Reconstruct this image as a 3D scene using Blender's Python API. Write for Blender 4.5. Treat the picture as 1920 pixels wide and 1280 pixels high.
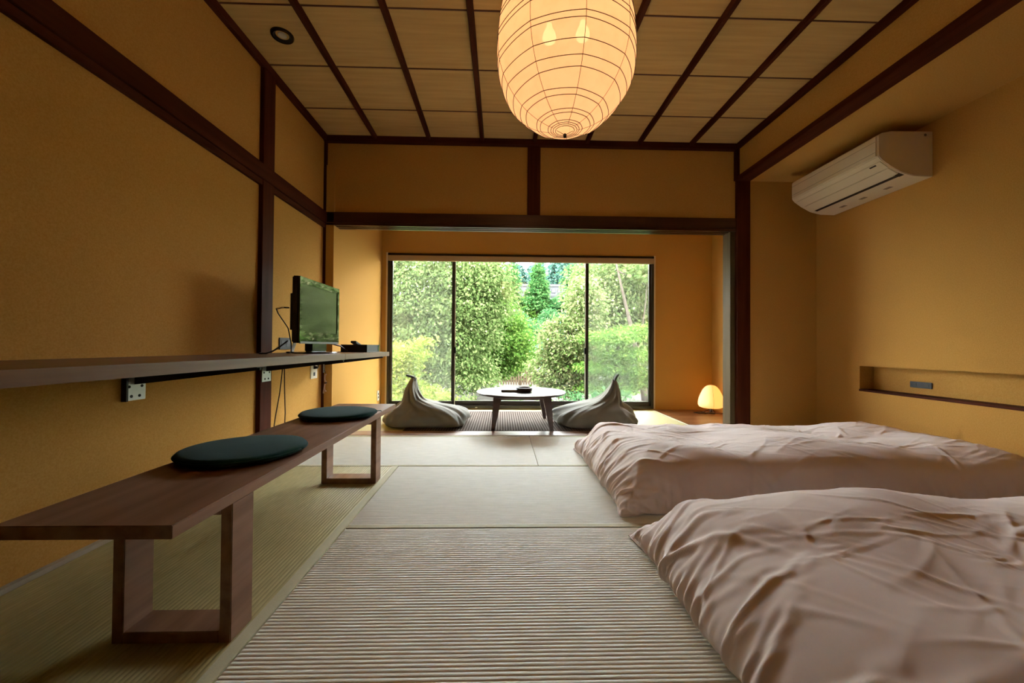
import bpy, bmesh, math, random
import numpy as np
from mathutils import Vector, Matrix

for o in list(bpy.data.objects): bpy.data.objects.remove(o)
S = bpy.context.scene
COL = S.collection
R = math.radians
PI = math.pi

# ------------------------------------------------------------------ camera
cam_d = bpy.data.cameras.new('camera'); cam = bpy.data.objects.new('camera', cam_d); COL.objects.link(cam)
cam_d.sensor_fit = 'HORIZONTAL'; cam_d.sensor_width = 36.0; cam_d.lens = 36.0 * 750 / 1920
cam_d.clip_start = 0.02; cam_d.clip_end = 400
_yaw, _pitch, _roll = .0272, .0124, .0073
_f = Vector((math.sin(_yaw)*math.cos(_pitch), math.cos(_yaw)*math.cos(_pitch), math.sin(_pitch)))
_r = Vector((math.cos(_yaw), -math.sin(_yaw), 0)); _u = _r.cross(_f)
_r, _u = _r*math.cos(_roll) + _u*math.sin(_roll), -_r*math.sin(_roll) + _u*math.cos(_roll)
cam.matrix_world = Matrix(((_r.x, _u.x, -_f.x, 0), (_r.y, _u.y, -_f.y, 0), (_r.z, _u.z, -_f.z, .7913), (0, 0, 0, 1)))
S.camera = cam

# ------------------------------------------------------------------ sky, sun, exposure
S.view_settings.view_transform = 'Standard'; S.view_settings.look = 'None'
S.view_settings.exposure = 0.1; S.view_settings.gamma = 1.0; S.view_settings.use_curve_mapping = False
W = bpy.data.worlds.new('sky'); S.world = W; W.use_nodes = True
_bg = W.node_tree.nodes['Background']; _bg.inputs[0].default_value = (.96, .97, 1.0, 1); _bg.inputs[1].default_value = 26.0   # bright overcast
sun_d = bpy.data.lights.new('sun', 'SUN'); sun_d.energy = 16.0; sun_d.angle = R(25); sun_d.color = (1, .96, .88)
sun = bpy.data.objects.new('sun', sun_d); COL.objects.link(sun); sun.location = (0, -10, 30)
sun.rotation_euler = (R(28), 0, R(-20))      # veiled sun standing high behind the house, on the garden only

# ------------------------------------------------------------------ materials
MATS = {}
def mat(name, col, rough=.6, spec=.4, metal=0, noise=None, bump=None, col2=None, stretch=(1, 1, 1), sheen=0, coat=0):
    """noise=(scale, detail) mixes col and col2; bump=(scale, strength, distance)"""
    m = bpy.data.materials.new(name); m.use_nodes = True; nt = m.node_tree; N = nt.nodes; L = nt.links
    b = N['Principled BSDF']
    b.inputs['Base Color'].default_value = (*col, 1); b.inputs['Roughness'].default_value = rough
    b.inputs['Specular IOR Level'].default_value = spec; b.inputs['Metallic'].default_value = metal
    if sheen: b.inputs['Sheen Weight'].default_value = sheen; b.inputs['Sheen Roughness'].default_value = .5
    if coat: b.inputs['Coat Weight'].default_value = coat
    tc = N.new('ShaderNodeTexCoord'); mp = N.new('ShaderNodeMapping'); mp.inputs['Scale'].default_value = stretch
    L.new(tc.outputs['Object'], mp.inputs[0])
    if noise:
        n = N.new('ShaderNodeTexNoise'); n.inputs['Scale'].default_value = noise[0]; n.inputs['Detail'].default_value = noise[1]
        L.new(mp.outputs[0], n.inputs['Vector'])
        r = N.new('ShaderNodeValToRGB'); r.color_ramp.elements[0].position = .32; r.color_ramp.elements[1].position = .68
        r.color_ramp.elements[0].color = (*col, 1); r.color_ramp.elements[1].color = (*(col2 or col), 1)
        L.new(n.outputs['Fac'], r.inputs[0]); L.new(r.outputs[0], b.inputs['Base Color'])
    if bump:
        n2 = N.new('ShaderNodeTexNoise'); n2.inputs['Scale'].default_value = bump[0]; n2.inputs['Detail'].default_value = 4
        L.new(mp.outputs[0], n2.inputs['Vector'])
        bp = N.new('ShaderNodeBump'); bp.inputs['Strength'].default_value = bump[1]; bp.inputs['Distance'].default_value = bump[2]
        L.new(n2.outputs['Fac'], bp.inputs['Height']); L.new(bp.outputs[0], b.inputs['Normal'])
    MATS[name] = m
    return m

def wood(name, c1, c2, axis, rough=.45, spec=.4, scale=6):
    st = [14, 14, 14]; st[axis] = .9
    return mat(name, c1, rough, spec, noise=(scale*.35, 6), col2=c2, stretch=tuple(st), bump=(scale*.8, .15, .002))

def emit(name, col, strength, base=(.8, .7, .5)):
    m = bpy.data.materials.new(name); m.use_nodes = True; b = m.node_tree.nodes['Principled BSDF']
    b.inputs['Base Color'].default_value = (*base, 1); b.inputs['Emission Color'].default_value = (*col, 1)
    b.inputs['Emission Strength'].default_value = strength; b.inputs['Roughness'].default_value = .8
    MATS[name] = m; return m

WALL = mat('ochre_plaster', (.48, .255, .060), .92, .10, noise=(160, 3), col2=(.56, .315, .085), bump=(420, .35, .003))
DARKW = {a: wood('dark_stained_wood_%d' % a, (.050, .011, .005), (.080, .020, .009), a, .6, .06) for a in range(3)}
LINTELW = wood('lintel_wood', (.040, .012, .006), (.060, .019, .010), 0, .28, .45)
WALNUT = wood('walnut_wood', (.19, .095, .056), (.32, .18, .115), 1, .38, .4, 5)
SHELFW = wood('shelf_wood', (.15, .078, .045), (.23, .13, .08), 1, .4, .45, 5)
DECKW = wood('deck_wood', (.15, .060, .020), (.23, .10, .036), 0, .32, .4, 5)
SILLW = wood('sill_wood', (.33, .21, .15), (.40, .27, .20), 0, .35, .5, 5)
TABLEW = wood('table_wood', (.060, .030, .022), (.10, .055, .042), 0, .30, .5, 4); TABLEW.node_tree.nodes['Principled BSDF'].inputs['Coat Weight'].default_value = 1.0; TABLEW.node_tree.nodes['Principled BSDF'].inputs['Coat Roughness'].default_value = .25
JAMBW = wood('jamb_wood', (.080, .055, .026), (.11, .080, .040), 2, .6, .12)
BOARDW = wood('ceiling_board', (.50, .315, .108), (.60, .385, .142), 0, .7, .2, 7)
SEAMW = mat('ceiling_seam', (.11, .035, .018), .6)
TRIMLT = mat('pale_floor_trim', (.42, .37, .29), .5)
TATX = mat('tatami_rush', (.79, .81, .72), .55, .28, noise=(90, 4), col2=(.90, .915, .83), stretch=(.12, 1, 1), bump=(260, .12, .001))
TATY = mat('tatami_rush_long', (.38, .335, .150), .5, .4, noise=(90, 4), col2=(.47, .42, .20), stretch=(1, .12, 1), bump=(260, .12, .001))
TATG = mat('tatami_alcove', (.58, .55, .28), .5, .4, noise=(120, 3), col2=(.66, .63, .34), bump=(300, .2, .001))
HERI = mat('tatami_border', (.54, .53, .36), .7, .2, noise=(400, 2), col2=(.60, .59, .41), bump=(600, .2, .0006))
FUTON = mat('duvet_cotton', (.84, .73, .70), .8, .2, noise=(3, 3), col2=(.87, .765, .735), bump=(900, .05, .0005), sheen=.1)
MATTR = mat('mattress_cotton', (.62, .56, .48), .9, .1, bump=(40, .3, .004))
GREENC = mat('dark_green_felt', (.006, .044, .044), .95, .08, noise=(300, 3), col2=(.010, .062, .061), bump=(500, .5, .002), sheen=.08)
BEAN = mat('olive_grey_canvas', (.175, .170, .135), .75, .25, noise=(5, 3), col2=(.215, .21, .17), bump=(700, .15, .0006), sheen=.2)
BEANH = mat('bean_strap_webbing', (.05, .048, .038), .8, .2, bump=(900, .3, .0006))
BLACKP = mat('black_gloss_plastic', (.010, .010, .012), .18, .5)
BLACKM = mat('black_matt_plastic', (.014, .014, .015), .5, .4)
BLACKS = mat('black_steel', (.012, .012, .013), .5, .4)
SCREEN = mat('screen_glass', (.010, .012, .010), .11, .75)
STEEL = mat('zinc_steel', (.40, .40, .375), .45, .5, .6)
HOLE = mat('bolt_hole', (.01, .01, .01), .8)
CHROME = mat('chrome', (.75, .75, .74), .15, .5, 1)
WHITEP = mat('ivory_plastic', (.66, .60, .46), .4, .4)
ACW = mat('ac_white_plastic', (.80, .73, .58), .38, .45)
ACG = mat('ac_slot_dark', (.035, .022, .016), .6)
ALU = mat('bronze_aluminium', (.040, .034, .028), .35, .5, .3)
ALUL = mat('bright_sash_strip', (.55, .53, .46), .4, .5)
BLIND = mat('beige_blind_cloth', (.42, .31, .20), .8, .1, bump=(300, .2, .001))
REVEAL = mat('reveal_white', (.70, .60, .46), .7, .2)
RUG1 = mat('rug_dark_slat', (.045, .026, .018), .85, .05)
RUG2 = mat('rug_light_slat', (.17, .135, .115), .8, .08)
CABLE = mat('black_cable', (.012, .009, .008), .5)
BROWNC = mat('brown_cable', (.05, .02, .012), .5)
LAMPBASE = mat('lamp_iron', (.03, .014, .010), .45)
TAG = mat('hanging_tag', (.55, .36, .25), .4, .4)
PAPERW = mat('white_card', (.75, .72, .66), .7)

# ------------------------------------------------------------------ mesh helpers
class MB:
    def __init__(s): s.v = []; s.f = []
    def add(s, v, f):
        n = len(s.v); s.v += [tuple(p) for p in v]; s.f += [tuple(i + n for i in q) for q in f]; return s
    def box(s, x0, x1, y0, y1, z0, z1):
        return s.add([(x0, y0, z0), (x1, y0, z0), (x1, y1, z0), (x0, y1, z0), (x0, y0, z1), (x1, y0, z1), (x1, y1, z1), (x0, y1, z1)],
                     [(3, 2, 1, 0), (4, 5, 6, 7), (0, 1, 5, 4), (1, 2, 6, 5), (2, 3, 7, 6), (3, 0, 4, 7)])
    def lathe(s, prof, c=(0, 0, 0), n=48, cap=True):
        v = []; f = []
        for r, z in prof:
            for k in range(n):
                a = 2*PI*k/n; v.append((c[0] + r*math.cos(a), c[1] + r*math.sin(a), c[2] + z))
        for i in range(len(prof) - 1):
            for k in range(n):
                k2 = (k + 1) % n; f.append((i*n + k, i*n + k2, (i + 1)*n + k2, (i + 1)*n + k))
        if cap:
            f.append(tuple(range(n))[::-1]); f.append(tuple((len(prof) - 1)*n + k for k in range(n)))
        return s.add(v, f)
    def tube(s, pts, r, n=8):
        pts = [Vector(p) for p in pts]; rs = r if isinstance(r, (list, tuple)) else [r]*len(pts)
        v = []; f = []; ref = Vector((0, 0, 1))
        for i, p in enumerate(pts):
            t = (pts[min(i + 1, len(pts) - 1)] - pts[max(i - 1, 0)]).normalized()
            if abs(t.dot(ref)) > .95: ref = Vector((1, 0, 0)) if abs(t.x) < .9 else Vector((0, 1, 0))
            a = t.cross(ref).normalized(); b = t.cross(a); ref = a.cross(t)
            for k in range(n):
                q = p + (a*math.cos(2*PI*k/n) + b*math.sin(2*PI*k/n))*rs[i]; v.append(tuple(q))
        for i in range(len(pts) - 1):
            for k in range(n):
                k2 = (k + 1) % n; f.append((i*n + k, i*n + k2, (i + 1)*n + k2, (i + 1)*n + k))
        f.append(tuple(range(n))[::-1]); f.append(tuple((len(pts) - 1)*n + k for k in range(n)))
        return s.add(v, f)
    def prism(s, poly, axis, a, b):
        """polygon in the plane normal to axis, extruded from a to b; poly order (other axes in x,y,z order)"""
        def P(p, t):
            q = list(p); q.insert(axis, t); return tuple(q)
        n = len(poly); v = [P(p, a) for p in poly] + [P(p, b) for p in poly]
        f = [tuple(range(n))[::-1], tuple(range(n, 2*n))] + [(i, (i + 1) % n, n + (i + 1) % n, n + i) for i in range(n)]
        return s.add(v, f)
    def build(s, name, material, parent=None, bevel=0, smooth=False, sub=0):
        me = bpy.data.meshes.new(name); me.from_pydata(s.v, [], s.f)
        bm = bmesh.new(); bm.from_mesh(me)
        bmesh.ops.recalc_face_normals(bm, faces=bm.faces)
        if bevel: bmesh.ops.bevel(bm, geom=bm.edges[:], offset=bevel, segments=2, affect='EDGES', clamp_overlap=True)
        bm.to_mesh(me); bm.free()
        if smooth:
            for p in me.polygons: p.use_smooth = True
            if smooth != 'all': me.set_sharp_from_angle(angle=R(38))
        o = bpy.data.objects.new(name, me); COL.objects.link(o); me.materials.append(material)
        if parent is not None: adopt(o, parent)
        return o

def adopt(o, parent):
    o.parent = parent
    o.matrix_parent_inverse = Matrix.Translation(-Vector(parent.location)) if parent.parent is None else Matrix.Identity(4)

def tag(o, label=None, cat=None, group=None, kind=None):
    if label: o['label'] = label
    if cat: o['category'] = cat
    if group: o['group'] = group
    if kind: o['kind'] = kind
    return o

def thing(name, label, cat, loc=(0, 0, 0), group=None):
    o = bpy.data.objects.new(name, None); COL.objects.link(o); o.location = loc; o.empty_display_size = .05
    return tag(o, label, cat, group)

def struct(name, mb, m, label, cat='wall', bevel=0, **k):
    return tag(mb.build(name, m, bevel=bevel, **k), label, cat, kind='structure')

def box(x0, x1, y0, y1, z0, z1): return MB().box(x0, x1, y0, y1, z0, z1)

def np_mesh(name, V, Fq, m, parent=None, smooth=True):
    me = bpy.data.meshes.new(name); V = np.asarray(V, np.float32); Fq = np.asarray(Fq, np.int32)
    n, k = Fq.shape
    me.vertices.add(len(V)); me.vertices.foreach_set('co', V.ravel())
    me.loops.add(n*k); me.loops.foreach_set('vertex_index', Fq.ravel())
    me.polygons.add(n); me.polygons.foreach_set('loop_start', np.arange(0, n*k, k, dtype=np.int32))
    if smooth: me.polygons.foreach_set('use_smooth', np.ones(n, bool))
    me.update(calc_edges=True); me.validate()
    me.materials.append(m)
    o = bpy.data.objects.new(name, me); COL.objects.link(o)
    if parent is not None: adopt(o, parent)
    return o

# ------------------------------------------------------------------ room dimensions (metres)
XL, XR, YB, YW, YK = -1.59, 2.90, 3.60, 5.05, -1.6     # left wall, right wall, opening plane, window wall, wall behind
XA, XAR = -1.50, 2.70                                  # alcove side walls
ZC, ZA = 2.66, 2.30                                    # main ceiling, alcove ceiling
T = .14

# ---- floor and mats
floor = struct('floor', box(XL - T, XR + T, YK - T, YW + T, -.30, -.052), mat('floor_base', (.2, .15, .1), .8), 'floor of tatami mats and wooden boards', 'floor')

def rib_mat(x0, x1, y0, y1, axis, m, pitch=.0142, depth=.0019):
    """woven rush mat: real round ribs running along `axis` (0 = x, 1 = y), top at z=0"""
    a0, a1 = (y0, y1) if axis == 0 else (x0, x1)
    n = int(round((a1 - a0)/pitch)); k = 6; us = []; zs = []
    for i in range(n*k + 1):
        ph = (i % k)/k; us.append(a0 + (a1 - a0)*i/(n*k)); zs.append(-depth*(1 - math.sin(PI*ph)**.6))
    v = []; f = []
    for u, z in zip(us, zs):
        for e in ((x0, x1) if axis == 0 else (y0, y1)):
            v.append((e, u, z) if axis == 0 else (u, e, z))
    for i in range(n*k): f.append((2*i, 2*i + 1, 2*i + 3, 2*i + 2))
    mb = MB(); mb.add(v, f); mb.box(x0, x1, y0, y1, -.05, -depth - .0006)
    o = mb.build('tatami_mat', m, floor, smooth='all')
    return o

def border(mt, x0, x1, y0, y1):
    return box(x0, x1, y0, y1, -.012, .0015).build('border_strip', HERI, mt, bevel=.001)

g = .0022
XB = -.667
m1 = rib_mat(XB + g, 1.133 - g, .856 + g, 1.756 - g, 0, TATX)
m2 = rib_mat(XB + g, 1.133 - g, 1.756 + .032, 2.656 - g, 0, TATX); border(m2, XB + g, 1.133 - g, 1.756 + g, 1.756 + .032)
m3 = rib_mat(-1.57, .254 - g, 2.656 + .028, 3.548 - .03, 0, TATX); border(m3, -1.57, .254 - g, 2.656 + g, 2.656 + .028); border(m3, -1.57, .254 - g, 3.518, 3.552)
m4 = rib_mat(.254 + g, 2.054 - g, 2.656 + .028, 3.548 - .03, 0, TATX); border(m4, .254 + g, 2.054 - g, 2.656 + g, 2.656 + .028); border(m4, .254 + g, 2.054 - g, 3.518, 3.552)
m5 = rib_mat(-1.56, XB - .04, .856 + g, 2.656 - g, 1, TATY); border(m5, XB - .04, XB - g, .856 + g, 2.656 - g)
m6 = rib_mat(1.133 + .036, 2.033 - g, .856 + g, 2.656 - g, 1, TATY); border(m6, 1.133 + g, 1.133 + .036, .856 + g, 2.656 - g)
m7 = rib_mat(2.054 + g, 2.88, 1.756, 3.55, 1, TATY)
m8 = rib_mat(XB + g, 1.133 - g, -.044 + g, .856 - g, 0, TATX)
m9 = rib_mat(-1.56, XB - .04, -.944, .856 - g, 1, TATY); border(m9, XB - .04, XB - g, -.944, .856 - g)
m10 = rib_mat(1.133 + .036, 2.88, -.044, .856 - g, 0, TATX)
m11 = rib_mat(XB + g, 2.88, -1.59, -.05, 0, TATX)
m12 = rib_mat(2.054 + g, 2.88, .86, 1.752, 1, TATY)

tag(box(XL, XL + .022, YK, YB, -.05, .012).build('baseboard_left', TRIMLT), 'pale narrow floor trim along the left wall', 'baseboard', kind='structure')
struct('trim_1', box(XL, 2.14, 3.556, 3.732, -.05, .004), SILLW, 'pinkish brown wooden threshold between the tatami room and the window alcove', 'threshold', bevel=.002)

# alcove floor: tatami surround, rug, wooden deck
alc = rib_mat(XA, 1.90, 3.735, YW, 0, TATG, .018, .0012); alc.name = 'alcove_mat'
border(alc, 1.90, 1.935, 3.735, YW)
dk = 6; ky0, ky1 = 3.735, YW
for i in range(dk):
    a = ky0 + (ky1 - ky0)*i/dk; b = ky0 + (ky1 - ky0)*(i + 1)/dk
    box(1.937, XAR, a + .0008, b - .0008, -.05, .002).build('deck_plank', DECKW, floor, bevel=.0012)

# ---- walls
struct('wall_left', box(XL - T, XL, YK - T, YB, -.05, ZC + .02), WALL, 'ochre plastered wall along the left of the room')
struct('wall_alcove_left', box(XL - T, XA, YB, YW + T, -.05, ZA + .1), WALL, 'ochre plastered left side wall of the window alcove')
struct('wall_alcove_right', box(XAR, XAR + T, YB + .14, YW + T, -.05, ZA + .1), WALL, 'ochre plastered right side wall of the window alcove, lit by the small lamp')
wn = MB()   # right wall with the long recessed niche
NY0, NY1, NZ0, NZ1, NX = .9, 3.16, .455, .655, XR + .115
wn.box(XR, XR + T, YK - T, YB + .0, -.05, NZ0); wn.box(XR, XR + T, YK - T, YB, NZ1, ZC)
wn.box(XR, XR + T, YK - T, NY0, NZ0, NZ1); wn.box(XR, XR + T, NY1, YB, NZ0, NZ1); wn.box(NX, XR + T, NY0, NY1, NZ0, NZ1)
struct('wall_right', wn, WALL, 'ochre plastered right wall with a long shallow recessed niche')
struct('trim_2', box(XR - .006, NX, NY0, NY1, NZ0 - .002, NZ0 + .014), DARKW[1], 'dark wooden sill board of the wall niche', 'sill')
struct('wall_back', box(XL - T, XR + T, YK - T, YK, -.05, ZC + .02), WALL, 'ochre plastered wall behind the viewer')
struct('wall_front', box(XL, 2.15, YB + .02, YB + .12, 1.95, ZC), WALL, 'ochre plastered wall band above the opening to the alcove')
struct('wall_front_right', box(2.2, XR + T, YB, YB + .14, -.05, 2.5), WALL, 'ochre plastered wall piece right of the dark post')
wx0, wx1, wz0, wz1 = -1.423, 1.94, .012, 1.95     # window opening
ww = MB(); ww.box(XL - T, wx0, YW, YW + T, -.05, ZA + .1); ww.box(wx1, XAR + T, YW, YW + T, -.05, ZA + .1)
ww.box(wx0, wx1, YW, YW + T, wz1, ZA + .1); ww.box(wx0, wx1, YW, YW + T, -.3, wz0)
struct('wall_window', ww, WALL, 'ochre plastered wall around the large window')
struct('ceiling_alcove', box(XL - T, XAR + T, YB + .1, YW + T, ZA, ZA + .1), WALL, 'ochre ceiling of the window alcove', 'ceiling')
struct('ceiling_soffit', box(2.2, XR + T, YK, YB + .05, 2.325, 2.42), WALL, 'lowered ochre soffit over the right wall', 'ceiling')
struct('wall_soffit', box(2.165, 2.23, YK, YB + .02, 2.36, ZC), WALL, 'narrow ochre band between the ceiling and the lowered soffit')
struct('roof', box(XL - .9, XR + .9, YK - .9, YW + .28, ZC + .12, ZC + .30), mat('light_block_slab', (.12, .11, .10), .9), 'unseen dark roof slab added over the room to keep out sun and sky', 'roof')  # unseen slab, added so sun and sky do not leak into the room

struct('sky_block_eave', box(XL - .9, XR + .9, YW + T + .001, 6.35, 2.50, 2.60), mat('sky_block_boards', (.10, .07, .05), .8), 'unseen dark eave added outside the window to hold back high sky light', 'roof')  # added out of view to cut the high sky light reaching the alcove

# ---- ceiling: lapped boards, seam strips, battens
ceiling = struct('ceiling', box(XL - T, XR, YK - T, YB + .05, ZC + .02, ZC + .10), mat('ceiling_back', (.2, .13, .06), .9), 'boarded ceiling with dark battens', 'ceiling')
ys = [3.60, 3.168]
while ys[-1] > YK: ys.append(ys[-1] - .4815)
for a, b in zip(ys[1:], ys[:-1]):
    mb = MB().prism([(a, ZC + .003), (b, ZC - .003), (b, ZC + .012), (a, ZC + .016)], 0, XL, 2.17)
    mb.build('ceiling_board', BOARDW, ceiling)
    box(XL, 2.17, a - .004, a + .004, ZC - .007, ZC + .01).build('seam_strip', SEAMW, ceiling)
for x in [-1.136 + .4755*i for i in range(7)]:
    MB().prism([(x - .020, ZC), (x - .013, ZC - .034), (x + .013, ZC - .034), (x + .020, ZC)], 1, YK, 3.58).build('ceiling_batten', DARKW[1], ceiling)

# ---- dark timber frame
def timber(n, b3, axis, label, cat='beam', m=None, bevel=.003):
    return struct('trim_%d' % n, box(*b3), m or DARKW[axis], label, cat, bevel=bevel)
timber(3, (XL, XL + .035, YK, YB, 2.610, ZC), 1, 'dark wooden moulding where the ceiling meets the left wall', 'moulding')
timber(4, (XL, 2.17, YB - .03, YB + .02, 2.605, ZC), 0, 'dark wooden moulding where the ceiling meets the wall above the opening', 'moulding')
timber(5, (2.135, 2.17, YK, YB, 2.610, ZC), 1, 'dark wooden moulding where the ceiling meets the right soffit band', 'moulding')
rail = struct('trim_6', box(XL, XL + .036, YK, YB - .02, 1.872, 1.972), DARKW[1], 'dark wooden rail running along the left wall', 'rail', bevel=.002)
box(XL, XL + .024, YK, YB - .02, 1.834, 1.8705).build('lower_rail', DARKW[1], rail, bevel=.002)
timber(7, (XL - .01, XL + .028, 2.645, 2.775, -.05, ZC), 2, 'dark wooden post standing against the left wall beside the television', 'post')
lintel = struct('trim_8', box(XL, 2.15, YB - .0, YB + .14, 1.885, 1.982), LINTELW, 'dark wooden lintel across the opening to the alcove', 'lintel', bevel=.002)
for y0, y1 in ((0, .030), (.052, .078), (.100, .14)):
    box(XL, 2.15, YB + y0, YB + y1, 1.862, 1.884).build('groove_lip', LINTELW, lintel, bevel=.0015)
timber(9, (.228, .345, YB, YB + .04, 1.98, 2.61), 2, 'short dark wooden stub post in the middle of the wall above the opening', 'post')
timber(10, (XL - .01, XL + .020, YB - .012, YB + .03, -.05, ZC), 2, 'slim dark wooden corner post at the left end of the opening', 'post')
timber(11, (XL + .0, XL + .060, YB + .03, YB + .13, -.04, 1.87), 2, 'slim wooden jamb at the left side of the opening', 'jamb', JAMBW)
timber(12, (2.15, 2.272, YB - .016, YB + .12, -.05, 2.36), 2, 'thick dark wooden post at the right end of the opening', 'post')
timber(13, (2.105, 2.15, YB + .02, YB + .145, -.04, 1.87), 2, 'slim wooden jamb at the right side of the opening', 'jamb', JAMBW)
timber(14, (2.145, 2.268, YK, YB - .016, 2.318, 2.362), 1, 'dark wooden beam along the edge of the lowered soffit', 'beam')
timber(15, (2.135, 2.165, YB - .03, YB + .02, 2.33, 2.66), 2, 'slim dark wooden corner strip above the thick right post', 'post')

# ------------------------------------------------------------------ window
GLASS = bpy.data.materials.new('window_glass'); GLASS.use_nodes = True
_n = GLASS.node_tree.nodes; _l = GLASS.node_tree.links; _n.clear()
_o = _n.new('ShaderNodeOutputMaterial'); _t = _n.new('ShaderNodeBsdfTransparent'); _g = _n.new('ShaderNodeBsdfGlossy'); _mx = _n.new('ShaderNodeMixShader')
_t.inputs[0].default_value = (.96, .98, .96, 1); _g.inputs['Roughness'].default_value = .02; _mx.inputs[0].default_value = .05
_l.new(_t.outputs[0], _mx.inputs[1]); _l.new(_g.outputs[0], _mx.inputs[2]); _l.new(_mx.outputs[0], _o.inputs[0])
NET = bpy.data.materials.new('insect_screen'); NET.use_nodes = True
_n = NET.node_tree.nodes; _l = NET.node_tree.links; _n.clear()
_o = _n.new('ShaderNodeOutputMaterial'); _t = _n.new('ShaderNodeBsdfTransparent'); _g = _n.new('ShaderNodeBsdfDiffuse'); _tl = _n.new('ShaderNodeBsdfTranslucent'); _m1 = _n.new('ShaderNodeMixShader'); _m2 = _n.new('ShaderNodeMixShader')
_g.inputs[0].default_value = (.30, .30, .28, 1); _tl.inputs[0].default_value = (.30, .30, .28, 1); _m1.inputs[0].default_value = .5; _m2.inputs[0].default_value = .09
_l.new(_g.outputs[0], _m1.inputs[1]); _l.new(_tl.outputs[0], _m1.inputs[2]); _l.new(_t.outputs[0], _m2.inputs[1]); _l.new(_m1.outputs[0], _m2.inputs[2]); _l.new(_m2.outputs[0], _o.inputs[0])

win = bpy.data.objects.new('window_1', None); COL.objects.link(win); win.location = (.26, YW, 0)
tag(win, 'wide dark framed sliding window looking onto green trees', 'window', kind='structure')
def wpart(name, b, m, bevel=.002, parent=None):
    return box(*b).build(name, m, parent or win, bevel=bevel)
fy0, fy1 = YW - .02, YW + .09
wpart('frame_left', (wx0, wx0 + .030, fy0, fy1, wz0, wz1), ALU); wpart('frame_right', (wx1 - .030, wx1, fy0, fy1, wz0, wz1), ALU)
wpart('frame_top', (wx0, wx1, fy0, fy1, wz1 - .035, wz1), ALU); wpart('frame_bottom', (wx0, wx1, fy0, fy1, wz0, wz0 + .035), ALU)
wpart('roller_blind', (wx0 + .004, wx1 - .004, YW - .05, YW - .006, 1.852, 1.918), BLIND, .006)
wpart('reveal', (wx0 - .022, wx0 - .001, YW - .012, YW + .05, wz0, wz1 + .01), REVEAL); wpart('reveal', (wx1 + .001, wx1 + .022, YW - .012, YW + .05, wz0, wz1 + .01), REVEAL)
def sash(x0, x1, y, name='sash', st=.03, net=False):
    mb = MB(); z0, z1 = wz0 + .033, wz1 - .033
    mb.box(x0, x0 + st, y, y + .03, z0, z1); mb.box(x1 - st, x1, y, y + .03, z0, z1)
    mb.box(x0, x1, y, y + .03, z0, z0 + .055); mb.box(x0, x1, y, y + .03, z1 - .04, z1)
    s = mb.build(name, ALU, win)
    box(x0 + st, x1 - st, y + .012, y + .016, z0 + .055, z1 - .04).build('pane', GLASS, s)
    if net: box(x0 + st - .004, x1 - st + .004, y + .045, y + .0455, z0 + .04, z1 - .04).build('insect_screen', NET, s)
    return s
xm1, xm2 = -.606, 1.094
sash(wx0 + .028, xm1 + .028, YW + .0, net=True); s2 = sash(xm1 - .022, xm2 + .022, YW + .034, st=.026); sash(xm2 - .028, wx1 - .028, YW + .0, net=True)
wpart('bright_strip', (xm1 + .020, xm1 + .030, YW - .003, YW + .004, wz0 + .03, wz1 - .03), ALUL, .001)
wpart('bright_strip', (xm2 - .030, xm2 - .020, YW - .003, YW + .004, wz0 + .03, wz1 - .03), ALUL, .001)
for x in (xm1 + .028, xm2 - .028): wpart('latch', (x - .012, x + .012, YW - .018, YW + .002, .70, .78), BLACKM, .004)
for x in (-.32, .86): wpart('stop_knob', (x, x + .03, YW - .026, YW - .012, wz0 + .006, wz0 + .018), WHITEP, .003)


# ------------------------------------------------------------------ paper lantern
LX, LY, LZ = .270, 1.72, 2.045          # widest level of the lantern
def lan_r(t):
    """radius at height t (metres from the widest level); egg, fuller below"""
    h = .54 if t > 0 else .318
    q = min(1, abs(t)/h); return .302*(1 - q**2)**.5
PAPER = bpy.data.materials.new('lantern_paper'); PAPER.use_nodes = True
_nt = PAPER.node_tree; _n = _nt.nodes; _l = _nt.links; _n.clear()
_o = _n.new('ShaderNodeOutputMaterial'); _tr = _n.new('ShaderNodeBsdfTranslucent'); _df = _n.new('ShaderNodeBsdfDiffuse'); _tp = _n.new('ShaderNodeBsdfTransparent'); _em = _n.new('ShaderNodeEmission')
_a = _n.new('ShaderNodeMixShader'); _b = _n.new('ShaderNodeMixShader'); _c = _n.new('ShaderNodeAddShader')
_tc = _n.new('ShaderNodeTexCoord'); _ns = _n.new('ShaderNodeTexNoise'); _ns.inputs['Scale'].default_value = 26; _ns.inputs['Detail'].default_value = 6
_rp = _n.new('ShaderNodeValToRGB'); _rp.color_ramp.elements[0].position = .30; _rp.color_ramp.elements[1].position = .55
_rp.color_ramp.elements[0].color = (.86, .42, .185, 1); _rp.color_ramp.elements[1].color = (1.0, .485, .225, 1)
_l.new(_tc.outputs['Object'], _ns.inputs['Vector']); _l.new(_ns.outputs['Fac'], _rp.inputs[0]); _l.new(_rp.outputs[0], _em.inputs[0])
_tr.inputs[0].default_value = (.80, .62, .38, 1); _df.inputs[0].default_value = (.75, .62, .42, 1); _em.inputs[1].default_value = .67
_a.inputs[0].default_value = .5; _b.inputs[0].default_value = .032
_l.new(_df.outputs[0], _a.inputs[1]); _l.new(_tr.outputs[0], _a.inputs[2]); _l.new(_a.outputs[0], _b.inputs[1]); _l.new(_tp.outputs[0], _b.inputs[2])
_l.new(_b.outputs[0], _c.inputs[0]); _l.new(_em.outputs[0], _c.inputs[1]); _l.new(_c.outputs[0], _o.inputs[0])
RIB = mat('lantern_rib', (.13, .10, .055), .7)
SEAM = mat('lantern_seam', (.30, .22, .12), .8)
lan = thing('paper_lantern', 'large round glowing white paper lantern hanging from the ceiling', 'lantern', (LX, LY, ZC))
NG = 9
prof = []
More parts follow.
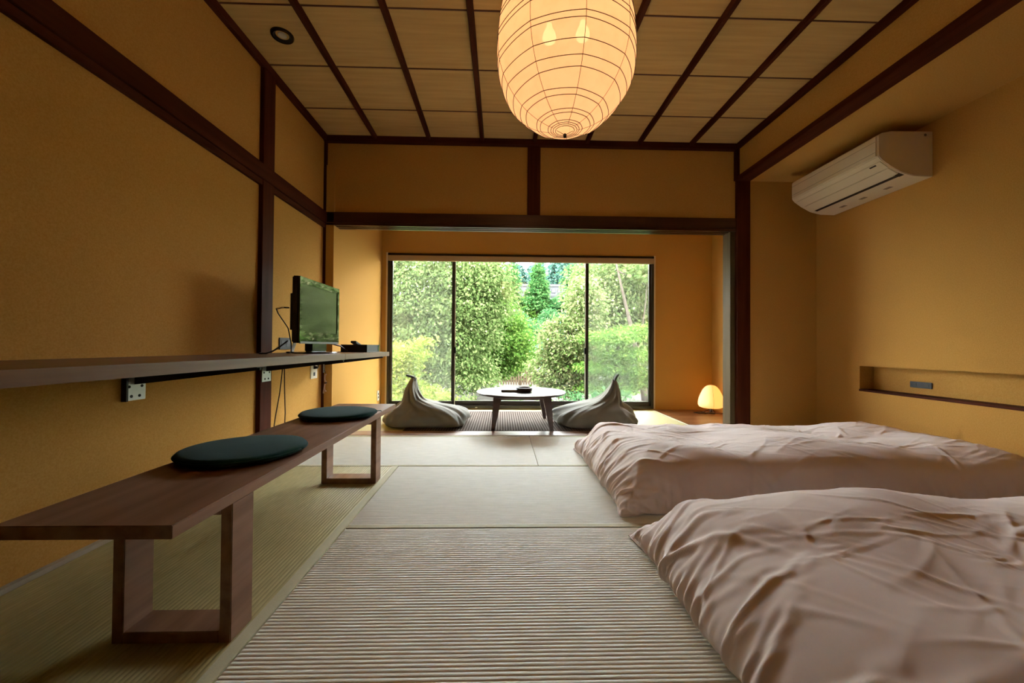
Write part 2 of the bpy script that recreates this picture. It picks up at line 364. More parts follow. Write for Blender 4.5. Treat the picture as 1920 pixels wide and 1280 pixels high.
for i in range(31):
    ph = math.asin(.039/.302) + (PI/2 - math.asin(.039/.302))*i/30; prof.append((.302*math.sin(ph), -.318*math.cos(ph)))
for i in range(1, 31): prof.append((lan_r(.46*i/30), .46*i/30))
v = []; f = []; n = NG*8
for r, z in prof:
    for k in range(n):
        a = 2*PI*k/n + .62
        seg = (k % 8)/8; w = math.cos(PI/NG)/math.cos((seg - .5)*2*PI/NG); fl = 1 - (1 - w)*.35
        v.append((LX + r*fl*math.cos(a), LY + r*fl*math.sin(a), LZ + z))
for i in range(60):
    for k in range(n): f.append((i*n + k, i*n + (k + 1) % n, (i + 1)*n + (k + 1) % n, (i + 1)*n + k))
shade = MB().add(v, f).build('paper_shade', PAPER, lan, smooth='all')
rng = random.Random(4)
levels = [-.3152, -.3135, -.3115, -.3085, -.297, -.290, -.266, -.246, -.205, -.160, -.118, -.064, -.030, .030, .056, .115, .142, .20, .228, .29, .32, .38, .41]
for z in levels:                         # bamboo hoops, each tilted a little its own way
    ta, td = rng.uniform(-.05, .05), rng.uniform(0, 6.3); pts = []
    if z < -.28: ta = 0
    for k in range(73):
        a = 2*PI*k/72 + .62; r0 = max(lan_r(z), .038); zz = z + ta*r0*math.cos(a - td)
        seg = (k*n/72 % 8)/8; w = math.cos(PI/NG)/math.cos((seg - .5)*2*PI/NG)
        r = (max(lan_r(zz), .038))*(1 - (1 - w)*.35) + .0012
        pts.append((LX + r*math.cos(a), LY + r*math.sin(a), LZ + zz))
    MB().tube(pts, .0014, 5).build('bamboo_hoop', RIB, lan, smooth='all')
for k in range(NG):
    a = 2*PI*k/NG + .62
    MB().tube([(LX + (r + .0008)*math.cos(a), LY + (r + .0008)*math.sin(a), LZ + z) for r, z in prof[1:60]], .0010, 4).build('paper_seam', SEAM, lan, smooth='all')
MB().tube([(LX - .036, LY, LZ - .315), (LX - .015, LY, LZ - .326), (LX, LY, LZ - .334), (LX + .015, LY, LZ - .326), (LX + .036, LY, LZ - .315)], .0012, 5).build('bottom_wire', RIB, lan)
MB().lathe([(.0035, .006), (.0075, .002), (.0075, -.008), (.004, -.012)], (LX, LY, LZ - .334), 12).build('bottom_knob', BLACKM, lan, smooth=True)
MB().lathe([(.004, 0), (.004, .20)], (LX, LY, LZ + .43), 8).build('cord', CABLE, lan)
MB().lathe([(.05, 0), (.05, .02), (.03, .032)], (LX, LY, ZC - .034), 24).build('ceiling_cap', BLACKM, lan, smooth=True)
BULB = emit('lit_bulb', (1, .74, .32), 12)
hub = MB().lathe([(.02, 0), (.02, .10)], (LX, LY, LZ + .05), 12).build('socket', WHITEP, lan)
for k in range(2):
    a = (-.75, 3.6)[k]; c = (LX + .085*math.cos(a), LY + .085*math.sin(a) - .01, LZ + .055)
    MB().lathe([(.006, -.030), (.024, -.018), (.030, 0), (.024, .020), (.013, .040), (.012, .055)], c, 16).build('bulb', BULB, lan, smooth='all')

# ------------------------------------------------------------------ recessed downlight
dl = thing('recessed_downlight', 'small black recessed spotlight in the ceiling above the television shelf', 'spotlight', (-1.335, 2.43, ZC))
MB().lathe([(.050, -.012), (.060, -.012), (.064, -.006), (.064, .010), (.034, .012), (.028, .05)], (-1.335, 2.43, ZC), 40, cap=False).build('trim_ring', BLACKP, dl, smooth=True)
MB().lathe([(.0505, -.0118), (.030, .006)], (-1.335, 2.43, ZC), 40, cap=False).build('baffle', BLACKM, dl, smooth=True)
MB().lathe([(.026, .002), (.024, -.004), (.010, -.007)], (-1.335, 2.43, ZC), 24).build('bulb_face', mat('bulb_glass', (.62, .62, .52), .25, .5), dl, smooth=True)

# ------------------------------------------------------------------ wall shelf on brackets
SX, SZ = -1.022, .735
sh = thing('wall_shelf', 'long dark brown wooden shelf fixed along the left wall', 'shelf', (XL, 1.5, SZ))
box(XL + .002, SX, -1.2, 2.66, SZ - .038, SZ).build('shelf_board', SHELFW, sh, bevel=.002)
box(XL + .030, SX, 2.6612, 3.575, SZ - .038, SZ).build('shelf_board', SHELFW, sh, bevel=.002)
box(XL + .10, SX, 3.575, 3.69, SZ - .038, SZ).build('shelf_end', SHELFW, sh, bevel=.002)
for (y, xw, nm) in ((1.782, XL, 0), (2.705, XL + .028, 1), (3.597, XL + .0205, 2)):
    yw = .050 if nm < 2 else .022
    p = box(xw + .0005, xw + .006, y - yw, y + yw, SZ - .188, SZ - .040).build('bracket_plate', STEEL, sh, bevel=.001)
    arm = MB().prism([(xw + .006, SZ - .039), (SX - .03, SZ - .039), (SX - .03, SZ - .055), (xw + .05, SZ - .115), (xw + .006, SZ - .120)], 1, y - .006, y + .006)
    arm.box(xw + .006, SX - .03, y - .025, y + .025, SZ - .044, SZ - .0385)
    arm.build('bracket_arm', BLACKS, sh)
    if nm == 0: box(xw, xw + .022, y - yw - .010, y - yw - .001, SZ - .188, SZ - .04).build('bracket_flange', BLACKS, sh)
    for dy in (-.55, .55):
        for dz in (.128, .170):
            if nm < 2: MB().tube([(xw + .0055, y + dy*yw*(1.1 if dz < .15 else .7), SZ - dz), (xw + .0075, y + dy*yw*(1.1 if dz < .15 else .7), SZ - dz)], .0065, 10).build('bolt', HOLE, p)
            else: MB().tube([(xw + .0055, y + dy*yw, SZ - dz), (xw + .0075, y + dy*yw, SZ - dz)], .004, 8).build('bolt', HOLE, p)

# ------------------------------------------------------------------ television
TX, TY0, TY1, TZ0, TZ1 = -1.225, 2.455, 3.045, .803, 1.213
tv = thing('television', 'black flat television standing on the shelf, its dark screen mirroring the garden', 'television', (TX - .04, 2.75, SZ))
tvb = box(TX - .045, TX - .004, TY0, TY1, TZ0, TZ1).build('casing', BLACKP, tv, bevel=.007)
box(TX - .085, TX - .040, TY0 + .05, TY1 - .05, TZ0 + .07, TZ1 - .09).build('rear_housing', BLACKM, tv, bevel=.012)
fr = MB(); e = .030; eb = .072; et = .042
fr.box(TX - .006, TX + .004, TY0 + .002, TY1 - .002, TZ1 - et, TZ1 - .002); fr.box(TX - .006, TX + .004, TY0 + .002, TY1 - .002, TZ0 + .002, TZ0 + eb)
fr.box(TX - .006, TX + .004, TY0 + .002, TY0 + e, TZ0 + eb, TZ1 - et); fr.box(TX - .006, TX + .004, TY1 - e, TY1 - .002, TZ0 + eb, TZ1 - et)
fr.build('bezel', mat('tv_gloss_bezel', (.006, .006, .007), .03, .9), tv)
box(TX - .005, TX - .0005, TY0 + e, TY1 - e, TZ0 + eb, TZ1 - et).build('screen', SCREEN, tv)
box(TX - .004, TX + .006, TY0 + .01, TY1 - .01, TZ0 - .004, TZ0 + .012).build('lower_lip', mat('tv_grey_lip', (.10, .10, .10), .4), tv, bevel=.002)
box(TX - .055, TX - .005, 2.64, 2.86, SZ + .012, TZ0 + .004).build('neck', BLACKP, tv, bevel=.006)
bs = MB(); bs.lathe([(.155, 0), (.158, .004), (.150, .010), (.06, .014)], (0, 0, 0), 48)
bs.v = [(TX - .03 + x*.78, 2.75 + y*1.35, SZ + .0005 + z) for x, y, z in bs.v]; bs.build('stand_foot', BLACKP, tv, smooth=True)
MB().tube([(TX - .085, 2.50, 1.02), (TX - .10, 2.46, 1.018), (TX - .13, 2.45, 1.01)], .005, 8).build('aerial_plug', CHROME, tv, smooth='all')
tag(MB().tube([(TX - .132, 2.448, 1.008), (TX - .150, 2.50, .985), (TX - .150, 2.62, .90), (TX - .15, 2.66, .80), (TX - .17, 2.70, .742), (TX - .22, 2.80, .740)], .0035, 7).build('aerial_cable', CABLE, smooth='all'),
    'black aerial cable drooping behind the television to the shelf', 'cable')
tag(MB().tube([(TX - .10, 2.52, .815), (TX - .11, 2.46, .782), (TX - .13, 2.42, .755), (TX - .15, 2.38, .7405), (TX - .20, 2.40, .7400), (TX - .26, 2.52, .7400)], .005, 7).build('power_cable', CABLE, smooth='all'),
    'thick black power cable coiled on the shelf left of the television', 'cable')
tag(MB().tube([(TX - .12, 2.98, .82), (TX - .06, 3.05, .805), (TX - .02, 3.14, .785), (TX - .02, 3.24, .752), (TX - .02, 3.28, .748)], .006, 7).build('power_cable', BROWNC, smooth='all'),
    'brown cable running from behind the television to the black tray', 'cable')
# things on the shelf beside it
tr = thing('black_tray', 'black box tray holding a remote control at the far end of the shelf', 'tray', (-1.17, 3.45, SZ))
tx0, tx1, ty0, ty1 = -1.30, -1.09, 3.28, 3.62
tb = MB(); tb.box(tx0, tx1, ty0, ty1, SZ + .001, SZ + .010); tb.box(tx0, tx0 + .008, ty0, ty1, SZ + .010, SZ + .062); tb.box(tx1 - .008, tx1, ty0, ty1, SZ + .010, SZ + .062)
tb.box(tx0, tx1, ty0, ty0 + .008, SZ + .010, SZ + .062); tb.box(tx0, tx1, ty1 - .008, ty1, SZ + .010, SZ + .062)
tb.build('tray_body', BLACKM, tr)
for yy in (ty1 - .05, ty1 - .022): box(tx1, tx1 + .004, yy, yy + .012, SZ + .008, SZ + .060).build('chrome_clip', CHROME, tr, bevel=.001)
rc = MB().box(-.022, .022, -.085, .085, -.009, .009)
rc.v = [(-1.20 + x, 3.365 + y*math.cos(.22) - z*math.sin(-.22), SZ + .066 + z*math.cos(.22) - y*math.sin(.22)) for x, y, z in rc.v]
rem = thing('remote_control', 'black remote control leaning on the edge of the black tray', 'remote', (-1.20, 3.36, SZ + .05))
rc.build('remote_body', BLACKM, rem, bevel=.003)
for i in range(6):
    for j in range(3):
        yy = -.06 + i*.022
        box(-1.212 + j*.012 - .004, -1.212 + j*.012 + .004, 3.365 + yy - .005, 3.365 + yy + .005, SZ + .066 - yy*.218 + .008, SZ + .066 - yy*.218 + .0108).build('button', mat('remote_button', (.06, .06, .06), .6) if 'remote_button' not in MATS else MATS['remote_button'], rem)
cd_ = thing('white_card', 'narrow white card leaning upright on the shelf beside the dark post', 'card', (-1.47, 2.80, SZ))
cb = MB().box(-.0012, .0012, -.022, .022, 0, .085); cb.v = [(-1.445 + x + z*.30, 2.80 + y, SZ + .001 + z*.95) for x, y, z in cb.v]; cb.build('card_sheet', PAPERW, cd_)
box(-1.475, -1.43, 2.785, 2.815, SZ, SZ + .010).build('card_holder', BLACKM, cd_, bevel=.002)
def outlet(name, label, c, w, h, normal, m, slots):
    """plate on a wall; normal +1 faces +x, -1 faces -x; c is the centre on the wall face"""
    x, y, z = c; t = thing(name, label, 'outlet', c)
    a, b = sorted((x + normal*.0004, x + normal*.008)); pl = box(a, b, y - w/2, y + w/2, z - h/2, z + h/2).build('cover_plate', m, t, bevel=.002)
    for dy, dz, sw, shh in slots:
        a, b = sorted((x + normal*.0075, x + normal*.0095)); box(a, b, y + dy - sw/2, y + dy + sw/2, z + dz - shh/2, z + dz + shh/2).build('socket', MATS['socket_dark'] if 'socket_dark' in MATS else mat('socket_dark', (.03, .028, .025), .6), t)
    return t
outlet('wall_outlet', 'dark double outlet plate on the left wall just above the shelf, behind the cables', (XL, 2.98, .80), .15, .085, 1, mat('grey_plate', (.035, .035, .032), .6, .2), [(-.035, 0, .045, .045), (.035, 0, .045, .045)])
ol = outlet('wall_outlet', 'ivory outlet plate with a black plug under the shelf', (XL, 3.44, .575), .115, .135, 1, WHITEP, [(0, .028, .03, .03), (0, -.03, .03, .03)])
pg = thing('black_plug', 'black plug pushed into the ivory outlet under the shelf', 'plug', (XL + .01, 3.44, .60))
MB().tube([(XL + .0098, 3.44, .600), (XL + .04, 3.43, .602)], [.014, .010], 10).build('plug_body', CABLE, pg, smooth=True)
MB().tube([(XL + .04, 3.43, .602), (XL + .06, 3.40, .615), (XL + .05, 3.36, .66), (XL + .04, 3.33, .694)], .004, 7).build('plug_cord', CABLE, pg, smooth='all')
outlet('wall_outlet', 'small ivory outlet plate low on the left wall of the alcove', (XA, 4.93, .18), .075, .12, 1, WHITEP, [(0, .02, .03, .025), (0, -.02, .03, .025)])
outlet('wall_outlet', 'black outlet plate inside the niche of the right wall', (NX, 2.79, .536), .15, .044, -1, BLACKM, [(-.04, 0, .025, .02), (.04, 0, .025, .02)])
cbl = [(-1.52, 2.84, .697), (-1.525, 2.842, .64), (-1.53, 2.842, .58)]
tag(MB().tube(cbl + [(-1.54, 2.835, .45), (-1.55, 2.80, .28), (-1.56, 2.785, .12), (-1.562, 2.78, .006)], .0035, 7).build('electric_cable', BROWNC, smooth='all'), 'dark cord hanging from the shelf to the floor, the left one of the pair', 'cord')
tag(MB().tube([(-1.512, 2.848, .697), (-1.517, 2.850, .63), (-1.522, 2.86, .58), (-1.54, 2.90, .45), (-1.55, 2.93, .30), (-1.558, 2.935, .15), (-1.56, 2.92, .006)], .0035, 7).build('electric_cable', BROWNC, smooth='all'), 'dark cord hanging from the shelf to the floor, the right one of the pair', 'cord')
tg = thing('hanging_charm', 'small pinkish ring tag hanging from the last shelf bracket', 'tag', (XL + .04, 3.60, .54))
def ring(c, r, w, m, nm):
    MB().tube([(c[0], c[1] + r*math.cos(a*2*PI/20), c[2] + r*1.25*math.sin(a*2*PI/20)) for a in range(21)], w, 6).build(nm, m, tg, smooth='all')
ring((XL + .040, 3.594, .500), .026, .006, TAG, 'upper_ring'); ring((XL + .040, 3.594, .418), .028, .006, TAG, 'lower_ring')
MB().tube([(XL + .032, 3.597, .560), (XL + .040, 3.594, .530)], .002, 6).build('tie', BROWNC, tg); box(XL + .034, XL + .046, 3.572, 3.616, .452, .464).build('bar', BROWNC, tg)
MB().tube([(XL + .040, 3.565, .44), (XL + .042, 3.545, .40), (XL + .040, 3.548, .37)], [.003, .003, .007], 6).build('bead_string', TAG, tg, smooth='all')

# ------------------------------------------------------------------ bench
BX0, BX1, BY0, BY1, BZ = -1.086, -.706, .886, 2.715, .400
bn = thing('low_bench', 'long low walnut bench with two rectangular frame legs', 'bench', (-.9, 1.8, 0))
box(BX0, BX1, BY0, BY1, BZ - .030, BZ).build('bench_top', WALNUT, bn, bevel=.002)
for y0, y1 in ((1.088, 1.180), (2.315, 2.405)):
    for x0, x1 in ((-1.018, -.988), (-.740, -.710)): box(x0, x1, y0, y1, .0015, BZ - .0302).build('leg', WALNUT, bn, bevel=.002)
    box(-.988, -.740, y0, y1, .0015, .032).build('foot_bar', WALNUT, bn, bevel=.002)
    box(-.988, -.740, y0, y1, BZ - .062, BZ - .0302).build('upper_bar', WALNUT, bn, bevel=.002)
def seat_pad(cx, cy, label, rot):
    t = thing('seat_cushion', label, 'cushion', (cx, cy, BZ), 'round green seat cushions on the bench')
    mb = MB(); prof = [(.0, .0012), (.150, .0012), (.178, .003), (.192, .009), (.197, .016), (.1975, .020), (.192, .0265), (.178, .030), (.12, .0335), (.0, .035)]
    n = 64; v = []; f = []
    for r, z in prof:
        for k in range(n):
            a = 2*PI*k/n; w = 1 + .010*math.sin(3*a + rot) + .006*math.sin(7*a + 2*rot)
            v.append((cx + max(r, .002)*w*math.cos(a), cy + max(r, .002)*w*math.sin(a), BZ + z + (.004*math.sin(2*a + rot)*(r/.2)**2 if z > .012 else 0)*.6))
    for i in range(len(prof) - 1):
        for k in range(n): f.append((i*n + k, i*n + (k + 1) % n, (i + 1)*n + (k + 1) % n, (i + 1)*n + k))
    mb.add(v, f).build('pad', GREENC, t, smooth='all')
    MB().tube([(cx + .1985*(1 + .010*math.sin(3*a + rot) + .006*math.sin(7*a + 2*rot))*math.cos(a), cy + .1985*(1 + .010*math.sin(3*a + rot) + .006*math.sin(7*a + 2*rot))*math.sin(a), BZ + .018) for a in [2*PI*k/64 for k in range(65)]], .0032, 6).build('piping', GREENC, t, smooth='all')
    return t
seat_pad(-.915, 1.462, 'dark green round seat cushion on the bench, the nearer one', .3)
p2_ = seat_pad(-.892, 2.240, 'dark green round seat cushion on the far end of the bench', 2.1)
MB().tube([(-.70, 2.30, BZ + .020), (-.688, 2.315, BZ + .019), (-.680, 2.31, BZ + .017)], .002, 5).build('cushion_tie', GREENC, p2_)

# ------------------------------------------------------------------ low round table and what is on it
tcx, tcy, tz = .205, 4.06, .340
tbl = thing('low_table', 'low round dark wooden table on four tapered legs before the window', 'table', (tcx, tcy, 0))
MB().lathe([(.40, -.030), (.437, -.022), (.450, -.010), (.451, -.004), (.446, 0)], (tcx, tcy, tz), 72).build('table_top', TABLEW, tbl, smooth=True)
box(tcx - .26, tcx + .26, tcy - .25, tcy + .25, tz - .060, tz - .030).build('apron', TABLEW, tbl, bevel=.002)
for sx in (-1, 1):
    for sy in (-1, 1):
        tx, ty = tcx + sx*.235, tcy + sy*.25; bx_, by_ = tcx + sx*.275, tcy + sy*.305
        mb = MB(); v = []
        for (cx, cy, w, z) in ((bx_, by_, .017, .0082), (tx, ty, .040, tz - .031)):
            v += [(cx - w, cy - w, z), (cx + w, cy - w, z), (cx + w, cy + w, z), (cx - w, cy + w, z)]
        mb.add(v, [(3, 2, 1, 0), (4, 5, 6, 7), (0, 1, 5, 4), (1, 2, 6, 5), (2, 3, 7, 6), (3, 0, 4, 7)]); mb.build('leg', TABLEW, tbl, bevel=.004)
bw = thing('shallow_bowl', 'dark round shallow bowl on the low table', 'bowl', (.235, 3.98, tz))
MB().lathe([(.060, .0005), (.076, .006), (.080, .025), (.080, .044), (.073, .046), (.070, .030), (.055, .012), (.01, .010)], (.235, 3.98, tz), 40).build('bowl_body', mat('dark_lacquer', (.03, .022, .02), .3, .5), bw, smooth=True)
MB().lathe([(.0806, .029), (.0815, .031), (.0806, .033)], (.235, 3.98, tz), 40, cap=False).build('bowl_band', BLACKM, bw, smooth=True)
fo = thing('dark_folder', 'thin dark folder lying left of the bowl on the low table', 'folder', (.09, 4.05, tz))
box(.005, .175, 3.96, 4.18, tz + .0005, tz + .007).build('lower_cover', BLACKM, fo, bevel=.001); box(.007, .172, 3.962, 4.178, tz + .007, tz + .015).build('pages', PAPERW, fo); box(.005, .175, 3.96, 4.18, tz + .015, tz + .022).build('upper_cover', mat('folder_violet', (.10, .085, .12), .4), fo, bevel=.001)

# rug of thin slats under the table
rug = thing('slatted_rug', 'striped brown slatted rug under the low table', 'rug', (.2, 4.28, 0))
rx0, rx1, ry0, ry1 = -.905, 1.30, 3.74, 4.86
box(rx0, rx1, ry0, ry1, .0004, .0035).build('backing', RUG1, rug)
nsl = 88; sw = (rx1 - rx0)/nsl
me0 = None
for i in range(nsl):
    x = rx0 + (i + .5)*sw
    if me0 is None:
        o = MB().prism([(-sw*.34, .0), (sw*.34, .0), (sw*.28, .004), (-sw*.28, .004)], 1, ry0 + .004, ry1 - .004).build('slat', RUG2); me0 = o.data
    else:
        o = bpy.data.objects.new('slat', me0); COL.objects.link(o)
    adopt(o, rug); o.location = (x, 0, .0035)

# ------------------------------------------------------------------ air conditioner
AY0, AY1 = 2.60, 3.40
ac = thing('air_conditioner', 'white wall mounted air conditioner under the soffit on the right wall', 'air conditioner', (XR, 3.0, 1.95))
xb = XR - .001; xf = 2.52
prof = [(xb, 2.262), (xf + .09, 2.258), (xf + .025, 2.245), (xf, 2.225), (xf - .002, 2.15), (xf, 2.085), (xf + .02, 2.062), (xf + .08, 2.020), (xf + .16, 1.978), (xf + .25, 1.957), (xb, 1.955)]
acb = MB().prism(prof, 1, AY0, AY1).build('body', ACW, ac, bevel=.004, smooth=True)
def acslab(name, p0, p1, y0, y1, th, m, off=.0):
    (x0, z0), (x1, z1) = p0, p1; d = Vector((x1 - x0, z1 - z0)).normalized(); nrm = Vector((d.y, -d.x))
    if nrm.x > 0 or (abs(nrm.x) < .3 and nrm.y > 0): nrm = -nrm
    q = [(x0 + nrm.x*off, z0 + nrm.y*off), (x1 + nrm.x*off, z1 + nrm.y*off), (x1 + nrm.x*(off + th), z1 + nrm.y*(off + th)), (x0 + nrm.x*(off + th), z0 + nrm.y*(off + th))]
    return MB().prism(q, 1, y0, y1).build(name, m, ac, bevel=min(th*.3, .002))
acslab('front_panel', (xf, 2.222), (xf - .001, 2.090), AY0 + .012, AY1 - .012, .006, ACW)
acslab('lower_panel', (xf + .024, 2.058), (xf + .078, 2.0225), AY0 + .012, AY1 - .012, .005, ACW)
acslab('flap', (xf + .084, 2.016), (xf + .155, 1.980), AY0 + .015, AY1 - .04, .006, ACW)
acslab('air_slot', (xf + .163, 1.9765), (xf + .186, 1.971), AY0 + .02, AY1 - .05, .002, ACG)
acslab('slot_end', (xf + .150, 1.982), (xf + .190, 1.970), AY0 + .012, AY0 + .045, .003, ACG)
acslab('indicator_window', (xf + .030, 2.0535), (xf + .042, 2.0455), AY0 + .05, AY0 + .10, .0055, ACG)
for yy in (2.78, 2.98, 3.16): acslab('clip_mark', (xf + .255, 1.957), (xf + .285, 1.9565), yy, yy + .05, .0012, MATS['ac_mark'] if 'ac_mark' in MATS else mat('ac_mark', (.30, .26, .20), .6))
MB().tube([(XR - .055, AY0 - .0012, 2.235), (XR - .055, AY0 + .002, 2.235)], .009, 12).build('screw_cap', mat('ac_screw', (.22, .18, .13), .6), ac)
for zz in (2.19, 2.118): acslab('panel_line', (xf - .0065, zz), (xf - .0065, zz - .0025), AY0 + .015, AY1 - .015, .0006, MATS['ac_mark'])

# ------------------------------------------------------------------ small glowing lamp in the alcove
lx, ly = 2.535, 4.765
lp = thing('paper_lamp', 'small glowing cream lamp with a rounded shade on the wooden alcove floor', 'lamp', (lx, ly, 0))
SHADE = emit('lamp_shade_glow', (1.0, .46, .10), 1.15)
pr_ = [(.030, .070), (.105, .072), (.132, .084), (.146, .110), (.146, .140), (.137, .185), (.120, .232), (.095, .285), (.070, .318), (.045, .336), (.018, .343), (.004, .344)]
MB().lathe(pr_, (lx, ly, 0), 48).build('shade', SHADE, lp, smooth='all')
LRIB = mat('lamp_seam', (.30, .15, .04), .7)
for k in range(4):
    a = k*PI/2 - 1.85
    MB().tube([(lx + (r + .001)*math.cos(a), ly + (r + .001)*math.sin(a), z) for r, z in pr_[1:]], .0012, 5).build('shade_seam', LRIB, lp, smooth='all')
MB().lathe([(.050, .004), (.050, .012), (.018, .022), (.012, .072)], (lx, ly, 0), 24).build('base', LAMPBASE, lp, smooth=True)
for k in range(3):
    a = k*2*PI/3 + .5; MB().tube([(lx + .02*math.cos(a), ly + .02*math.sin(a), .05), (lx + .085*math.cos(a), ly + .085*math.sin(a), .0065)], .004, 7).build('leg', LAMPBASE, lp, smooth='all')
tag(MB().tube([(lx - .04, ly - .02, .010), (lx - .10, ly - .06, .009), (lx - .16, ly - .02, .009), (lx - .19, ly + .04, .009), (lx - .13, ly + .06, .010), (lx - .07, ly + .03, .016), (lx - .12, ly - .01, .018), (lx - .06, ly - .05, .012)], .005, 7).build('lamp_cord', LAMPBASE, smooth='all'), 'dark cord bundled at the foot of the glowing lamp', 'cord')
tag(MB().tube([(lx + .045, ly - .03, .009), (lx + .09, ly - .06, .009), (lx + .13, ly - .05, .009), (lx + .155, ly - .10, .009)], .004, 7).build('lamp_cord', LAMPBASE, smooth='all'), 'dark cord running from the glowing lamp to the side wall', 'cord')

# ------------------------------------------------------------------ futons: sewn, filled covers relaxed on the floor
def smooth_noise(rng, shape, cells):
    g = rng.standard_normal((cells[0] + 3, cells[1] + 3)); u = np.linspace(0, cells[0], shape[0]); w = np.linspace(0, cells[1], shape[1])
    def wts(t):
        i = np.minimum(t.astype(int), int(t.max() + .999) - 1 if t.max() > 1 else 0); x = t - i
        return i, np.stack([(1 - x)**3/6, (3*x**3 - 6*x**2 + 4)/6, (-3*x**3 + 3*x**2 + 3*x + 1)/6, x**3/6])
    i, a = wts(u); j, b = wts(w); out = np.zeros(shape)
    for p in range(4):
        for q in range(4): out += a[p][:, None]*b[q][None, :]*g[np.ix_(i + p, j + q)]
    return out

def relax_cover(lx, ly, nx, ny, fill, seed, base, stages=(70, 90, 110)):
    """two cloth sheets sewn along the rim, kept apart by the filling, relaxed with distance constraints.
    returns top and bottom vertex grids in local coordinates"""
    rng = np.random.default_rng(seed); P = None
    for st, it in enumerate(stages):
        k = 2**(len(stages) - 1 - st); mx, my = (nx - 1)//k + 1, (ny - 1)//k + 1
        if P is None:
            X, Y = np.meshgrid(np.linspace(0, lx, mx), np.linspace(0, ly, my), indexing='ij')
            P = np.zeros((2, mx, my, 3)); P[..., 0] = X; P[..., 1] = Y; P[0, ..., 2] = .10; P[1, ..., 2] = .09
        else:
            Q = np.zeros((2, mx, my, 3)); Q[:, ::2, ::2] = P; Q[:, 1::2, ::2] = .5*(P[:, :-1] + P[:, 1:])
            Q[:, :, 1::2] = .5*(Q[:, :, :-2:2] + Q[:, :, 2::2]); P = Q
        P += np.random.default_rng(seed + 7 + st).standard_normal(P.shape)*.0022/(st + 1)
        sx, sy = lx/(mx - 1), ly/(my - 1); sd = math.hypot(sx, sy)
        u = np.linspace(0, 1, mx)[:, None]; w = np.linspace(0, 1, my)[None, :]
        ed = np.minimum(np.minimum(u, 1 - u)*lx, np.minimum(w, 1 - w)*ly)
        pro = np.clip(ed/.42, 0, 1); pro = 1 - (1 - pro)**2.3
        rr = np.random.default_rng(seed)
        lump = 1 + .16*smooth_noise(rr, (mx, my), (7, 4)) + .10*smooth_noise(rr, (mx, my), (13, 8))
        Tt = fill*pro*np.clip(lump, .55, 1.45)
        press = .0015*np.clip(ed/.04, 0, 1)*np.clip(1.6 - ed/.22, 0, 1)
        V = np.zeros_like(P)
        def con(a, b, rest, kf):
            d = b - a; l = np.sqrt((d*d).sum(-1, keepdims=True)) + 1e-9; c = d*((l - rest)/l*.5*kf); a += c; b -= c
        for step in range(it):
            V *= .55; V[..., 2] -= .0014; ramp = min(1, (step + 4)/(it*.8)) if st == 0 else 1; O = P.copy(); P += V
            for _ in range(3):
                for s0 in (0, 1):
                    n2 = (mx - s0)//2; con(P[:, s0:s0 + 2*n2:2], P[:, s0 + 1:s0 + 2*n2:2], sx, 1)
                    n2 = (my - s0)//2; con(P[:, :, s0:s0 + 2*n2:2], P[:, :, s0 + 1:s0 + 2*n2:2], sy, 1)
                for s0 in (0, 1):
                    n2 = (mx - s0)//2
                    con(P[:, s0:s0 + 2*n2:2, :-1], P[:, s0 + 1:s0 + 2*n2:2, 1:], sd, .35); con(P[:, s0:s0 + 2*n2:2, 1:], P[:, s0 + 1:s0 + 2*n2:2, :-1], sd, .35)
                kb = (.02, .03, .045)[st]
                for ax in (1, 2):
                    A = [slice(None)]*4; B = list(A); C = list(A); A[ax] = slice(0, -2); B[ax] = slice(1, -1); C[ax] = slice(2, None)
                    m_ = (P[tuple(A)] + P[tuple(C)])*.5 - P[tuple(B)]; P[tuple(B)] += m_*kb*2
                if _ == 0:
                    T0 = P[0]; NN = np.cross(np.gradient(T0, axis=0), np.gradient(T0, axis=1)); NN /= np.linalg.norm(NN, axis=-1, keepdims=True) + 1e-9
                    P[0] += NN*(press*ramp)[..., None]
                d = P[0, ..., 2] - P[1, ..., 2]; need = np.maximum(Tt*ramp - d, 0)*.15; P[0, ..., 2] += need
                flr = base(P[1, ..., 0], P[1, ..., 1]); np.maximum(P[1, ..., 2], flr, out=P[1, ..., 2])
                np.maximum(P[0, ..., 2], base(P[0, ..., 0], P[0, ..., 1]) + .004, out=P[0, ..., 2])
                for sl in ((slice(None), 0), (slice(None), -1), (0, slice(None)), (-1, slice(None))):
                    m_ = .5*(P[0][sl] + P[1][sl]); m_[..., 2] -= .0005; P[0][sl] = m_; P[1][sl] = m_
            V = P - O
    return P

def upsample(P):
    q, mx, my, _ = P.shape; Q = np.zeros((q, 2*mx - 1, 2*my - 1, 3)); Q[:, ::2, ::2] = P; Q[:, 1::2, ::2] = .5*(P[:, :-1] + P[:, 1:])
    Q[:, :, 1::2] = .5*(Q[:, :, :-2:2] + Q[:, :, 2::2])
    for ax in (1, 2):
        A = [slice(None)]*4; B = list(A); C = list(A); A[ax] = slice(0, -2); B[ax] = slice(1, -1); C[ax] = slice(2, None)
        Q[tuple(B)] += (.5*(Q[tuple(A)] + Q[tuple(C)]) - Q[tuple(B)])*.7
    return Q

